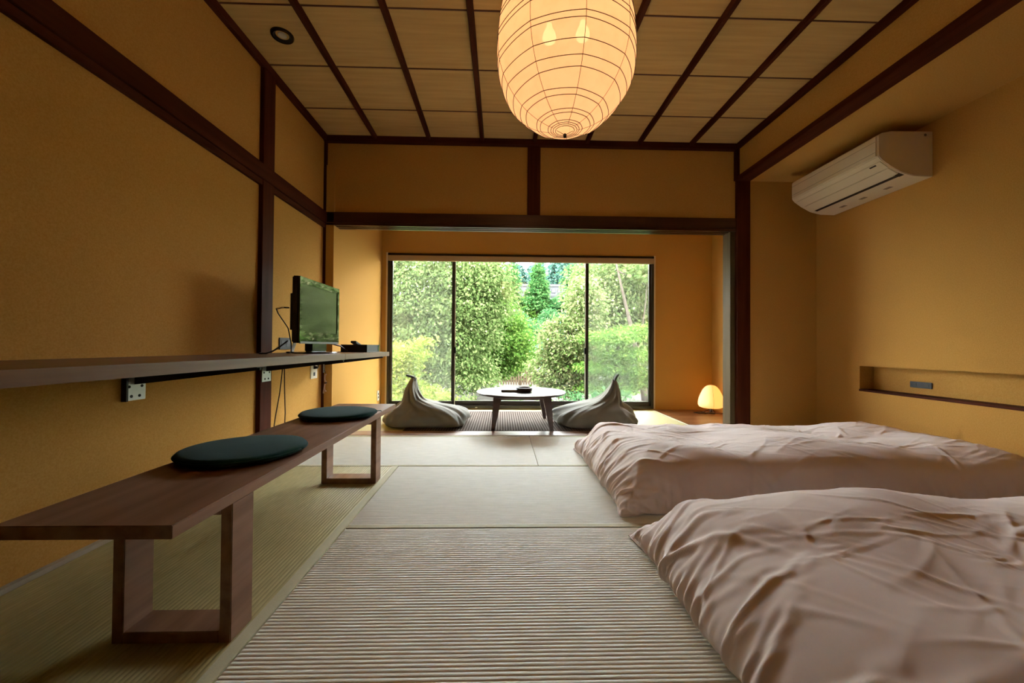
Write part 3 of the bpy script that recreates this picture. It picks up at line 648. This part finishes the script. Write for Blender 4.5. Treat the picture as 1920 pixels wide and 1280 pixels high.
def wrinkle(P, lx, ly, seed, pleats=64, creases=190, puckers=9):
    """gathers along the hems, long creases and star puckers, as real displacement of the sheet"""
    _, mx, my, _ = P.shape; rng = np.random.default_rng(seed)
    U, V = np.meshgrid(np.linspace(0, lx, mx), np.linspace(0, ly, my), indexing='ij'); H = np.zeros((mx, my))
    def crease(x, y, th, ln, w, amp, cv=0, one=False):
        r = ln*1.15 + .03; i0, i1 = np.searchsorted(U[:, 0], (x - r, x + r)); j0, j1 = np.searchsorted(V[0], (y - r, y + r))
        if i1 - i0 < 2 or j1 - j0 < 2: return
        dx, dy = U[i0:i1, j0:j1] - x, V[i0:i1, j0:j1] - y; a = dx*math.cos(th) + dy*math.sin(th); b = -dx*math.sin(th) + dy*math.cos(th) - cv*a*a
        ww = w*(.55 + .9*np.clip(a/ln, 0, 1)) if one else w*(.6 + .6*np.clip(np.abs(a)/ln, 0, 1)); t = b/ww
        win = np.where((a > -.02) & (a < ln), np.clip((a + .02)/.05, 0, 1)*np.clip(1 - a/ln, 0, 1)**.8, 0) if one else np.clip(1 - (a/ln)**2, 0, 1)**1.5
        H[i0:i1, j0:j1] += amp*win*(1 - .55*t*t)*np.exp(-.5*t*t)
    for k in range(pleats):                       # short ends: strong gathers
        for e in (0, 1):
            y = ly*(k + .5 + rng.uniform(-.45, .45))/pleats; y0 = ly*.5
            th = rng.uniform(-.35, .35) + .55*(y - y0)/ly*(1 if rng.random() < .5 else -1)
            crease(0 if e == 0 else lx, y, th if e == 0 else PI - th, rng.uniform(.10, .40)*(1 if rng.random() < .8 else 1.3), rng.uniform(.007, .014), rng.uniform(.006, .0135), rng.uniform(-1.2, 1.2), True)
    for k in range(int(pleats*1.2)):              # long sides: softer
        for e in (0, 1):
            x = lx*(k + rng.uniform(0, 1))/(pleats*1.2); th = PI/2 + rng.uniform(-.6, .6)
            crease(x, 0 if e == 0 else ly, th if e == 0 else -th, rng.uniform(.06, .24), rng.uniform(.008, .018), rng.uniform(.002, .007), rng.uniform(-1.5, 1.5), True)
    for k in range(creases):
        x, y = rng.uniform(.2, lx - .2), rng.uniform(.12, ly - .12); th = rng.normal(0, .45) + (.35 if rng.random() < .5 else -.25)
        crease(x, y, th, rng.uniform(.06, .30), rng.uniform(.006, .012), rng.uniform(.001, .0045), rng.uniform(-.9, .9))
    for k in range(puckers):
        x, y = rng.uniform(.35, lx - .4), rng.uniform(.3, ly - .3); H -= .012*np.exp(-((U - x)**2 + (V - y)**2)/.012)
        for q in range(9):
            th = rng.uniform(0, 2*PI); crease(x + .02*math.cos(th), y + .02*math.sin(th), th, rng.uniform(.08, .26), rng.uniform(.006, .011), rng.uniform(.003, .006), rng.uniform(-2, 2), True)
    H += .0035*smooth_noise(rng, (mx, my), (40, 24))
    H = np.clip(H*1.15, -.022, .024)
    for _ in range(1): H[1:-1, 1:-1] = (H[1:-1, 1:-1]*4 + 2*(H[:-2, 1:-1] + H[2:, 1:-1] + H[1:-1, :-2] + H[1:-1, 2:]) + H[:-2, :-2] + H[2:, 2:] + H[:-2, 2:] + H[2:, :-2])/16
    top = P[0]; du = np.gradient(top, axis=0); dv = np.gradient(top, axis=1); N = np.cross(du, dv); N /= np.linalg.norm(N, axis=-1, keepdims=True) + 1e-9
    ed = np.minimum(np.minimum(U, lx - U), np.minimum(V, ly - V)); top += N*(H*(.35 + .65*np.clip(ed/.03, 0, 1)))[..., None]
    P[1, 0] = top[0]; P[1, -1] = top[-1]; P[1, :, 0] = top[:, 0]; P[1, :, -1] = top[:, -1]
    np.maximum(P[..., 2], .003, out=P[..., 2])
    return P

def grid_cover(name, P, m, parent):
    _, mx, my, _ = P.shape; idt = np.arange(mx*my).reshape(mx, my); idb = idt + mx*my
    idb[0] = idt[0]; idb[-1] = idt[-1]; idb[:, 0] = idt[:, 0]; idb[:, -1] = idt[:, -1]
    def q(i, fl):
        a = np.stack([i[:-1, :-1], i[1:, :-1], i[1:, 1:], i[:-1, 1:]], -1).reshape(-1, 4); return a[:, ::-1] if fl else a
    V = P.reshape(-1, 3); Fq = np.concatenate([q(idt, False), q(idb, True)])
    used = np.unique(Fq); rm = np.full(len(V), -1); rm[used] = np.arange(len(used))
    return np_mesh(name, V[used], rm[Fq], m, parent)

def hem_tube(P, r):
    rim = np.concatenate([P[0, :, 0], P[0, -1, 1:], P[0, ::-1, -1][1:], P[0, 0, ::-1][1:]])
    return MB().tube([tuple(p) for p in rim[::3]] + [tuple(rim[0])], r, 5)

def futon(x0, y0, lx, ly, seed, lab_d, lab_m, nx, ny, fill, tilt=0):
    mh = .085
    ms = thing('futon_mattress', lab_m, 'mattress', (x0 + lx/2, y0 + ly/2, 0), 'futon mattresses')
    mx0, mx1, my0, my1 = x0 + .22, x0 + lx - .08 , y0 + .16, y0 + ly - .16
    box(mx0, min(mx1, 2.86), my0, my1, .002, mh - .02).build('mattress_body', MATTR, ms, bevel=.03, smooth=True)
    def base(X, Y):
        ins = np.minimum(np.minimum(X + x0 - mx0, mx1 - X - x0), np.minimum(Y + y0 - my0, my1 - Y - y0))
        return .0035 + (mh - .002)*np.clip(ins/.06 + 1, 0, 1)
    P = relax_cover(lx, ly, nx, ny, fill, seed, base)
    P = wrinkle(upsample(P), lx, ly, seed + 50)
    P[..., 0] += x0; P[..., 1] += y0
    lim = 2.885; P[..., 0] = np.where(P[..., 0] > lim, lim, P[..., 0])
    d = thing('duvet', lab_d, 'duvet', (x0 + lx/2, y0 + ly/2, 0), 'pinkish beige duvets')
    grid_cover('cover', P, FUTON, d); hem_tube(P, .0028).build('hem', FUTON, d, smooth='all')
    return P
import time as _time
_t0 = _time.time()
PF = futon(.575, 1.86, 2.28, 1.22, 11, 'pinkish beige puffy duvet on the far futon, nearer the window', 'pale futon mattress under the far duvet', 185, 105, .18)
PN = futon(.555, .36, 2.32, 1.30, 23, 'pinkish beige rumpled duvet on the near futon in the foreground', 'pale futon mattress under the near duvet', 185, 105, .175)
print('futon sim', _time.time() - _t0, PF[0].min((0, 1)), PF[0].max((0, 1)), PN[0].min((0, 1)), PN[0].max((0, 1)))

# ------------------------------------------------------------------ bean bags
def bean_bag(label, keys, yc, seed, strap, loc):
    """keys: (z, centre x, half width x, half depth y) from the floor to the tip"""
    t = thing('bean_bag', label, 'bean bag', loc, 'canvas bean bags by the window')
    ks = np.array(keys); m = 46; n = 96; s = np.linspace(0, len(keys) - 1, m); i = np.clip(s.astype(int), 0, len(keys) - 2); f_ = s - i
    def cat(c):
        p = np.concatenate([[2*c[0] - c[1]], c, [2*c[-1] - c[-2]]]); a, b, d, e = p[i], p[i + 1], p[i + 2], p[i + 3]
        return .5*((2*b) + (-a + d)*f_ + (2*a - 5*b + 4*d - e)*f_**2 + (-a + 3*b - 3*d + e)*f_**3)
    Z, CX, A, B = [cat(ks[:, q]) for q in range(4)]; A = np.maximum(A, .008); B = np.maximum(B, .008)
    rng = np.random.default_rng(seed); V = []
    ph = rng.uniform(0, 6.28, 6)
    for r in range(m):
        for k in range(n):
            a = 2*PI*k/n; ca, sa = math.cos(a), math.sin(a); h = r/(m - 1); e = 2/(3.6 - 1.5*min(1, h*2.2))
            x = math.copysign(abs(ca)**e, ca); y = math.copysign(abs(sa)**e, sa)
            fold = (.075*math.sin(5*a + ph[0] + 3.5*h) + .055*math.sin(9*a + ph[1] - 5*h) + .026*math.sin(17*a + ph[2] + 9*h) + .014*math.sin(29*a + ph[5] - 13*h))*min(1, h*2.2 + .05)*(1 if h < .8 else .6)
            sag = (.020*math.sin(11*h + 2*a + ph[3]) + .022*math.sin(23*h + 5*a + ph[2])*max(0, ca) + .012*math.sin(41*h - 7*a + ph[1]))*(1 - h)
            w = 1 + fold*1.5 + sag
            V.append((CX[r] + A[r]*x*w, yc + B[r]*y*w, max(.0082, Z[r] + .010*math.sin(3*a + ph[4] + 6*h)*min(1, h*4))))
    Fq = [(r*n + k, r*n + (k + 1) % n, (r + 1)*n + (k + 1) % n, (r + 1)*n + k) for r in range(m - 1) for k in range(n)]
    mb = MB().add(V, Fq + [tuple((m - 1)*n + k for k in range(n))] + [tuple(range(n))[::-1]])
    body = mb.build('bag', BEAN, t, smooth='all')
    md = body.modifiers.new('smooth', 'SUBSURF'); md.levels = 1; md.render_levels = 1
    # back seam and strap handle
    sb = MB(); w = .030
    pts = [Vector(p) for p in strap]
    for j in range(len(pts) - 1):
        a, b = pts[j], pts[j + 1]; d = (b - a).normalized(); nn = Vector((-d.z, 0, d.x))*.009
        sb.add([a + Vector((0, -w, 0)) - nn, a + Vector((0, w, 0)) - nn, a + Vector((0, w, 0)) + nn, a + Vector((0, -w, 0)) + nn,
                b + Vector((0, -w, 0)) - nn, b + Vector((0, w, 0)) - nn, b + Vector((0, w, 0)) + nn, b + Vector((0, -w, 0)) + nn],
               [(0, 1, 2, 3), (7, 6, 5, 4), (0, 4, 5, 1), (1, 5, 6, 2), (2, 6, 7, 3), (3, 7, 4, 0)])
    sb.build('handle_strap', BEANH, t)
    return t
bean_bag('grey green bean bag left of the low table, strap bent to the left',
         [(.0085, -.745, .36, .27), (.035, -.745, .410, .315), (.085, -.745, .415, .320), (.135, -.750, .375, .300), (.178, -.775, .300, .255), (.212, -.825, .200, .200), (.245, -.872, .120, .145), (.300, -.890, .080, .110), (.360, -.898, .060, .085), (.420, -.893, .042, .055), (.462, -.880, .026, .032)],
         4.09, 5, [(-.866, 4.09, .435), (-.868, 4.09, .458), (-.882, 4.09, .472), (-.915, 4.09, .480), (-.955, 4.09, .492)], (-.75, 4.09, 0))
bean_bag('grey green bean bag right of the low table, strap pointing up',
         [(.0085, .955, .34, .27), (.035, .960, .41, .315), (.085, .960, .415, .320), (.135, .965, .375, .300), (.180, .995, .295, .255), (.218, 1.050, .195, .200), (.258, 1.105, .125, .150), (.315, 1.140, .080, .110), (.375, 1.155, .050, .075), (.430, 1.164, .030, .045), (.455, 1.166, .018, .028)],
         4.09, 9, [(1.164, 4.09, .430), (1.172, 4.09, .462), (1.184, 4.09, .486), (1.204, 4.09, .512)], (.95, 4.09, 0))

# ------------------------------------------------------------------ garden and hillside outside
def leaf_mat(name, c1, c2, c3, trans=.45):
    m = bpy.data.materials.new(name); m.use_nodes = True; nt = m.node_tree; N = nt.nodes; L = nt.links; N.clear()
    o = N.new('ShaderNodeOutputMaterial'); d = N.new('ShaderNodeBsdfDiffuse'); t = N.new('ShaderNodeBsdfTranslucent'); mx = N.new('ShaderNodeMixShader')
    g_ = N.new('ShaderNodeNewGeometry'); r = N.new('ShaderNodeValToRGB'); r.color_ramp.elements[0].color = (*c1, 1); r.color_ramp.elements[1].color = (*c3, 1)
    e = r.color_ramp.elements.new(.55); e.color = (*c2, 1)
    L.new(g_.outputs['Random Per Island'], r.inputs[0]); L.new(r.outputs[0], d.inputs[0]); L.new(r.outputs[0], t.inputs[0]); mx.inputs[0].default_value = trans
    L.new(d.outputs[0], mx.inputs[1]); L.new(t.outputs[0], mx.inputs[2]); L.new(mx.outputs[0], o.inputs[0])
    return m
LS = .92
def lm(name, a, b, c, **k): return leaf_mat(name, *[tuple(x*LS for x in q) for q in (a, b, c)], **k)
LEAF = dict(
    grey=lm('leaf_grey_green', (.060, .105, .030), (.105, .155, .050), (.190, .235, .095)),
    bright=lm('leaf_bright_green', (.045, .115, .020), (.095, .190, .035), (.190, .290, .065)),
    yellow=lm('leaf_yellow_green', (.110, .190, .030), (.230, .300, .055), (.380, .390, .100)),
    mid=lm('leaf_mid_green', (.030, .105, .040), (.065, .165, .060), (.120, .230, .095)),
    pale=lm('leaf_pale_olive', (.070, .125, .035), (.130, .190, .060), (.240, .270, .120)),
    pink=lm('leaf_pinkish_olive', (.075, .125, .035), (.135, .185, .065), (.270, .255, .140)),
    blue=lm('leaf_blue_green_haze', (.040, .110, .085), (.075, .165, .130), (.130, .225, .185)),  # blue tint puts distance haze into the colour of the far conifers
    conifer=lm('leaf_conifer', (.030, .100, .030), (.060, .160, .045), (.120, .230, .075)))
BARK = mat('bark', (.040, .032, .024), .9, .1, noise=(9, 5), col2=(.075, .060, .048), bump=(20, .6, .02))

def leaves(rng, blobs, n, size, flat=.35, droop=.5, csz=.16, per=22, shell=.5):
    """blobs: (x, y, z, rx, ry, rz). clusters of folded two-triangle leaves"""
    w = np.array([b[3]*b[5] for b in blobs]); w = w/w.sum(); ncl = max(1, n//per)
    bi = rng.choice(len(blobs), ncl, p=w); B = np.array(blobs)[bi]
    d = rng.standard_normal((ncl, 3)); d /= np.linalg.norm(d, axis=1, keepdims=True); rad = (shell + (1 - shell)*rng.random(ncl)**.6)[:, None]
    c = B[:, :3] + d*rad*B[:, 3:6]
    cc = np.repeat(c, per, 0); out = np.repeat(d, per, 0); k = len(cc)
    p = cc + rng.standard_normal((k, 3))*np.array([csz, csz, csz*flat])
    ax = out*np.array([1, 1, .3]) + rng.standard_normal((k, 3))*.7; ax[:, 2] -= droop; ax /= np.linalg.norm(ax, axis=1, keepdims=True)
    up = rng.standard_normal((k, 3))*.6 + np.array([0, 0, 1.0]); sd = np.cross(ax, up); sd /= np.linalg.norm(sd, axis=1, keepdims=True) + 1e-9; nn = np.cross(sd, ax)
    ln = (size*rng.uniform(.6, 1.35, k))[:, None]; wd = ln*rng.uniform(.22, .40, k)[:, None]
    V = np.stack([p, p + ax*ln*.5 + sd*wd + nn*wd*.35, p + ax*ln, p + ax*ln*.5 - sd*wd + nn*wd*.35], 1).reshape(-1, 3)
    i = np.arange(k)[:, None]*4; F3 = np.concatenate([i + np.array([[0, 1, 2]]), i + np.array([[0, 2, 3]])], 1).reshape(-1, 3)
    return V, F3, c

def tree(name, label, cat, base, top, blobs, n, size, lmat, seed, trunk=.09, branches=9, group=None, **k):
    rng = np.random.default_rng(seed); t = thing(name, label, cat, base, group)
    V, F3, c = leaves(rng, blobs, n, size, **k)
    tag(np_mesh('foliage', V, F3, lmat, t, smooth=False), kind='stuff')
    b = Vector(base); tp = Vector(top); mid = b.lerp(tp, .5) + Vector((rng.uniform(-.1, .1), rng.uniform(-.1, .1), 0))
    MB().tube([b, b.lerp(mid, .6), mid, mid.lerp(tp, .5), tp], [trunk, trunk*.85, trunk*.7, trunk*.5, trunk*.2], 9).build('trunk', BARK, t, smooth='all')
    for q in range(branches):
        s0 = mid.lerp(tp, rng.uniform(-.5, .8)); e = Vector(c[rng.integers(len(c))]); m_ = s0.lerp(e, .5) + Vector((rng.uniform(-.1, .1), rng.uniform(-.1, .1), rng.uniform(0, .2)))
        MB().tube([s0, m_, e], [trunk*.35, trunk*.22, trunk*.08], 6).build('branch', BARK, t, smooth='all')
    return t

GZ = -1.2
rngG = np.random.default_rng(3)
GROUND = mat('pale_gravel', (.055, .051, .045), .95, .1, noise=(3, 6), col2=(.090, .082, .070), bump=(30, .5, .02))
tag(box(-30, 34, YW + .16, 24, GZ - .3, GZ).build('ground', GROUND), 'pale gravel ground outside the window', 'ground', kind='structure')
# hillside rising behind
HX, HY = 56, 40; xs = np.linspace(-34, 42, HX); ysx = np.linspace(22, 120, HY)
def hill_z(x, y):
    t = np.clip((y - 23)/22, 0, 1); z = GZ + 6.2*t*t*(3 - 2*t); z = z + np.clip(y - 49, 0, 18)*.25
    return z + .35*np.sin(x*.31 + y*.17)*t + .3*np.sin(x*.13 - y*.21)*t
HXg, HYg = np.meshgrid(xs, ysx, indexing='ij'); HZ = hill_z(HXg, HYg) - .35
idh = np.arange(HX*HY).reshape(HX, HY); Fh = np.stack([idh[:-1, :-1], idh[1:, :-1], idh[1:, 1:], idh[:-1, 1:]], -1).reshape(-1, 4)
tag(np_mesh('hillside', np.stack([HXg, HYg, HZ], -1).reshape(-1, 3), Fh, mat('hill_soil', (.05, .09, .035), .95, .1, noise=(.8, 6), col2=(.09, .14, .06), bump=(2, 1, .3))), 'green wooded slope rising behind the garden', 'hillside', kind='structure')

# ---- near trees
tree('garden_tree', 'tall grey green drooping tree filling the left pane and part of the middle one', 'tree', (-2.80, 14.56, GZ), (-2.38, 14.42, 3.88),
     [(-3.22, 14.0, 2.246, 2.17, 1.68, 1.75), (-1.54, 14.28, 2.526, 1.68, 1.4, 1.47), (-4.48, 14.56, 1.784, 1.68, 1.4, 2.1), (-1.82, 14.14, 1.364, 1.82, 1.26, 1.54), (-0.63, 14.28, 2.596, 1.05, 0.98, 1.4), (-3.08, 14.28, 0.244, 1.68, 1.12, 1.12), (-1.26, 14.0, -0.106, 1.12, 0.84, 0.77), (-4.06, 14.28, 3.366, 1.26, 1.12, 0.7), (-2.8, 14.28, 3.576, 1.26, 1.12, 0.56), (-1.4, 14.28, 3.366, 1.26, 1.12, 0.63), (-0.56, 14.42, 3.156, 0.84, 0.84, 0.7), (-5.04, 14.56, 2.764, 0.98, 0.98, 1.12)], 70000, 0.113, LEAF['grey'], 21, .18, 16, droop=.9, csz=.25)
tree('maple_tree', 'bright green spreading tree in the middle of the view, behind the low table', 'tree', (-1.24, 17.39, GZ), (-0.83, 17.39, 3.29),
     [(-0.76, 17.11, 2.046, 1.45, 1.1, 0.76), (-0.28, 16.97, 1.011, 1.52, 1.1, 0.62), (-1.03, 17.39, 2.943, 1.1, 0.83, 0.69), (0.34, 17.11, 0.459, 1.1, 0.83, 0.48), (-0.83, 17.11, -0.093, 1.66, 0.97, 0.48), (0.14, 17.25, 1.632, 0.83, 0.69, 0.41)], 28000, 0.125, LEAF['bright'], 22, .14, 12, flat=.35, droop=.25, csz=.27)
tree('young_shrub', 'yellow green leafy shrub in the lower left corner of the window', 'shrub', (-1.75, 7.2, GZ), (-1.7, 7.2, .3),
     [(-2.0, 7.2, .0, .55, .45, .6), (-1.55, 7.1, -.25, .5, .4, .45), (-1.95, 7.3, .5, .35, .3, .35), (-1.40, 7.15, .75, .16, .14, .22), (-1.65, 7.2, .55, .22, .2, .28)], 13000, .06, LEAF['yellow'], 23, .04, 10, droop=.1, csz=.085)
tree('young_shrub', 'low golden green shrub behind the left bean bag', 'shrub', (-1.05, 6.9, GZ), (-1.05, 6.9, -.2),
     [(-1.15, 6.9, -.30, .42, .4, .36), (-.85, 6.9, -.45, .30, .3, .28)], 8000, .052, LEAF['yellow'], 24, .035, 8, droop=.2, csz=.07)
tree('garden_tree', 'slender tree with pinkish pale leaf tips right of the low table', 'tree', (1.75, 9.3, GZ), (1.6, 9.2, 1.4),
     [(1.45, 9.1, .95, .55, .5, .55), (1.75, 9.2, .45, .6, .5, .5), (1.15, 9.1, .30, .45, .4, .38), (1.95, 9.3, 1.7, .38, .4, .75), (1.55, 9.2, -.05, .6, .5, .3)], 18000, .078, LEAF['pink'], 25, .06, 12, droop=.6, csz=.12)
tree('garden_tree', 'tall pale green tree filling the upper right pane', 'tree', (5.46, 14.84, GZ), (4.62, 14.56, 3.88),
     [(4.34, 14.14, 2.456, 1.68, 1.4, 1.54), (3.64, 14.14, 2.946, 1.26, 1.12, 1.19), (5.46, 14.42, 2.176, 1.54, 1.26, 1.68), (3.85, 14.14, 2.064, 1.05, 0.98, 0.98), (5.04, 14.28, 3.016, 1.4, 1.26, 1.12), (4.62, 14.28, 1.224, 1.4, 1.12, 0.84)], 42000, 0.113, LEAF['pale'], 26, .19, 14, droop=.8, csz=.24)
tree('maple_tree', 'bright green layered tree in the lower right pane behind the right bean bag', 'tree', (2.55, 8.4, GZ), (2.5, 8.4, 1.2),
     [(2.2, 8.1, .98, .45, .5, .13), (2.7, 8.2, .62, .65, .6, .14), (2.25, 8.2, .36, .62, .5, .13), (2.85, 8.3, .12, .6, .5, .15), (2.2, 8.2, -.05, .45, .5, .14), (3.0, 8.4, 1.1, .5, .5, .15)], 20000, .060, LEAF['bright'], 27, .06, 12, flat=.22, droop=.15, csz=.13)
tree('garden_tree', 'dark branching tree at the far right edge of the window', 'tree', (4.69, 12.46, GZ), (3.57, 12.60, 3.74), [(4.69, 12.6, 3.184, 0.7, 0.7, 0.7), (5.04, 12.74, 0.944, 0.7, 0.7, 0.84)], 2600, 0.146, LEAF['grey'], 28, .09, 6, droop=.7, csz=.14)
for i, (x, y, r, h, mk, lab) in enumerate([(-.45, 6.7, .42, .30, 'pink', 'low reddish twiggy hedge bush below the window, left of the table legs'), (.20, 6.6, .34, .33, 'bright', 'low bright green hedge bush below the window, between the table legs'), (.75, 6.7, .36, .26, 'pink', 'low reddish hedge bush below the window, right of the table legs'),
                                       (1.25, 6.8, .36, .36, 'mid', 'low green hedge bush below the window, left of the right bean bag'), (1.95, 7.0, .45, .40, 'mid', 'low green hedge bush behind the right bean bag')]):
    tree('hedge_bush', lab, 'bush', (x, y, GZ), (x, y, -.3), [(x, y, -.42 + h*.2, r, r, h), (x, y, -.85, r*1.1, r, .35)], 3600, .06, LEAF[mk], 40 + i, .03, 6, droop=.0, csz=.06)

# ---- bushes on the slope and distant conifers: a few meshes, many individuals
def proto(name, label, cat, blobs, n, size, lmat, seed, group, trunk, h, **k):
    return tree(name, label, cat, (0, 0, 0), (0, 0, h), blobs, n, size, lmat, seed, trunk, 4, group, **k)
def copy_thing(root, loc, sc, rz):
    r = root.copy(); COL.objects.link(r); r.location = loc; r.scale = (sc, sc, sc); r.rotation_euler = (0, 0, rz)
    for ch in root.children:
        c = ch.copy(); COL.objects.link(c); c.parent = r
    return r
slope = []
gb = 'bushes on the wooded slope'
for s_ in range(3):
    slope.append(proto('slope_bush', 'rounded green bush on the slope beyond the gravel', 'bush', [(0, 0, 1.0, 1.1, 1.0, .85), (.6, .2, .7, .7, .7, .6), (-.6, -.1, .75, .75, .7, .65), (.1, 0, 1.6, .6, .6, .5)], 3600, .19, LEAF[('mid', 'bright', 'blue')[s_]], 60 + s_, gb, .08, 1.2, droop=.4, csz=.16))
spots = []
for row, y in enumerate((23.5, 26.4, 29.3, 32.2, 35.1, 38, 41)):
    for q in range(4): spots.append((-.9 + q*2.15 + rngG.uniform(-.3, .3) + (y - 23)*.045 + row % 2*1.0, y + rngG.uniform(-.4, .4), rngG.uniform(.85, 1.1)))
for i, (x, y, sc) in enumerate(spots):
    loc = (x, y, float(hill_z(x, y)) - .35)
    if i < 3: slope[i].location = loc; slope[i].scale = (sc,)*3
    else: copy_thing(slope[(i*2 + i//3) % 3], loc, sc, rngG.uniform(0, 6.2))
def cone_blobs(h, r):
    return [(0, 0, h*(.12 + .85*t), r*(1 - t)**.8 + .10, r*(1 - t)**.8 + .10, h*.06) for t in np.linspace(0, 1, 12)]
tree('conifer_tree', 'pointed green conifer standing in front of the white building on the hill', 'conifer', (3.45, 38, 3.9), (3.45, 38, 8.8), [(3.45 + b[0], 38, 3.9 + b[2], b[3], b[4], b[5]) for b in cone_blobs(5.0, 1.35)], 7000, .24, LEAF['conifer'], 71, .14, 4, droop=.6, csz=.16)
tree('conifer_tree', 'small dark conifer left of the white building on the hill', 'conifer', (1.0, 39, 4.3), (1.0, 39, 9.0), [(1.0 + b[0], 39, 4.3 + b[2], b[3], b[4], b[5]) for b in cone_blobs(4.9, 1.0)], 4500, .24, LEAF['conifer'], 72, .12, 4, droop=.6, csz=.16)
tree('slope_tree', 'broad green tree at the right end of the white building on the hill', 'tree', (6.4, 36, 4.0), (6.4, 36, 8.0), [(6.4, 36, 7.2, .9, .9, 1.1), (6.7, 36, 5.8, 1.0, .9, 1.0), (6.1, 35.8, 5.0, .8, .8, .8)], 4500, .22, LEAF['mid'], 73, .14, 6, droop=.5, csz=.18)
far0 = proto('forest_conifer', 'conifer in the distant forest above the white building, tinted blue green for haze', 'conifer', cone_blobs(7.5, 1.7), 4200, .42, LEAF['blue'], 80, 'distant forest conifers', .2, 7, droop=.7, csz=.25)
first = True
for row in range(5):
    for q in range(6):
        x = -1.4 + q*3.2 - row*.2 + rngG.uniform(-.5, .5) + (row % 2)*.8; y = 54 + row*3.6 + rngG.uniform(-.4, .4); sc = rngG.uniform(.8, 1.05); loc = (x*(1 + row*.03), y, float(hill_z(x, y)) - .5)
        if first: far0.location = loc; far0.scale = (sc,)*3; first = False
        else: copy_thing(far0, loc, sc, rngG.uniform(0, 6.2))

# ---- white building on the hill
BW = mat('white_render', (.060, .060, .066), .8, .2); BG = mat('grey_band', (.030, .030, .036), .8); BGL = mat('dark_window', (.03, .035, .045), .2, .5)
bd = thing('hill_building', 'long low white building with a row of small windows on the hill', 'building', (4.2, 46, 6.3))
zb0, zb1 = 5.7, 8.0
box(.9, 8.2, 46, 51, zb0, zb1 - .25).build('wall', BW, bd); box(.8, 8.3, 45.9, 51.1, zb1 - .25, zb1).build('parapet', BW, bd); box(.88, 8.22, 45.94, 46, 6.55, 6.72).build('ledge', BG, bd)
box(1.0, 2.2, 45.93, 46, 7.0, 7.7).build('loggia', BGL, bd)
for i in range(8):
    x = 2.6 + i*.68
    f_ = box(x - .22, x + .22, 45.95, 45.999, 7.0, 7.45).build('window', BG, bd); box(x - .17, x + .17, 45.93, 45.951, 7.05, 7.40).build('pane', BGL, f_)
MB().tube([(5.2, 48, zb1), (5.2, 48, zb1 + 1.0)], .04, 6).build('mast', BG, bd)

# ---- slatted fence along the gravel
FEN = mat('fence_wood', (.060, .038, .020), .8, noise=(3, 4), col2=(.080, .054, .030)); fz = GZ
fe = thing('slat_fence', 'pale wooden slat fence across the gravel, seen above the low table', 'fence', (.6, 20.5, GZ))
sl0 = None
for i in range(40):
    x = -2.2 + i*.13
    if sl0 is None: sl0 = box(-.045, .045, 20.5, 20.53, fz + .04, fz + .82).build('slat', FEN); o = sl0
    else: o = bpy.data.objects.new('slat', sl0.data); COL.objects.link(o)
    adopt(o, fe); o.location = (x, 0, 0)
for z in (.2, .66): box(-2.3, 3.0, 20.535, 20.57, fz + z, fz + z + .06).build('rail', FEN, fe)
for x in (-2.25, -.6, 1.0, 2.95): box(x - .05, x + .05, 20.57, 20.66, fz, fz + .95).build('post', FEN, fe)

# ---- parked cars
def car(label, x, y, m, rz):
    t = thing('parked_car', label, 'car', (x, y, GZ)); L_ = 3.9; w = .82
    side = [(-1.95, .32), (1.95, .32), (1.98, .62), (1.85, .84), (1.15, .96), (.62, 1.42), (-1.05, 1.46), (-1.72, 1.05), (-1.95, .95)]
    glass = [(1.02, .99), (.58, 1.36), (-1.0, 1.40), (-1.55, 1.04)]
    def put(mb): c, s_ = math.cos(rz), math.sin(rz); mb.v = [(x + a*c - b*s_, y + a*s_ + b*c, GZ + z) for a, b, z in mb.v]; return mb
    put(MB().prism(side, 1, -w, w)).build('body', m, t, bevel=.05, smooth=True)
    for sgn in (-1, 1): put(MB().prism(glass, 1, sgn*(w + .002), sgn*(w + .012))).build('side_window', BGL, t)
    for cx in (-1.2, 1.2):
        for sgn in (-1, 1):
            wl = MB(); n = 20; v = [(cx + .31*math.cos(2*PI*k/n), sgn*(w - .12 + e_), .31 + .31*math.sin(2*PI*k/n)) for e_ in (0, .17) for k in range(n)]
            wl.add(v, [tuple(range(n)), tuple(range(n, 2*n))] + [(k, (k + 1) % n, n + (k + 1) % n, n + k) for k in range(n)]); put(wl).build('wheel', BLACKM, t)
car('white car parked on the gravel right of the fence', 3.7, 18.6, mat('car_white', (.12, .12, .13), .3, .5), .15)
car('dark car parked behind the layered green tree on the right', 6.2, 19.4, mat('car_dark', (.02, .022, .03), .3, .5), .1)
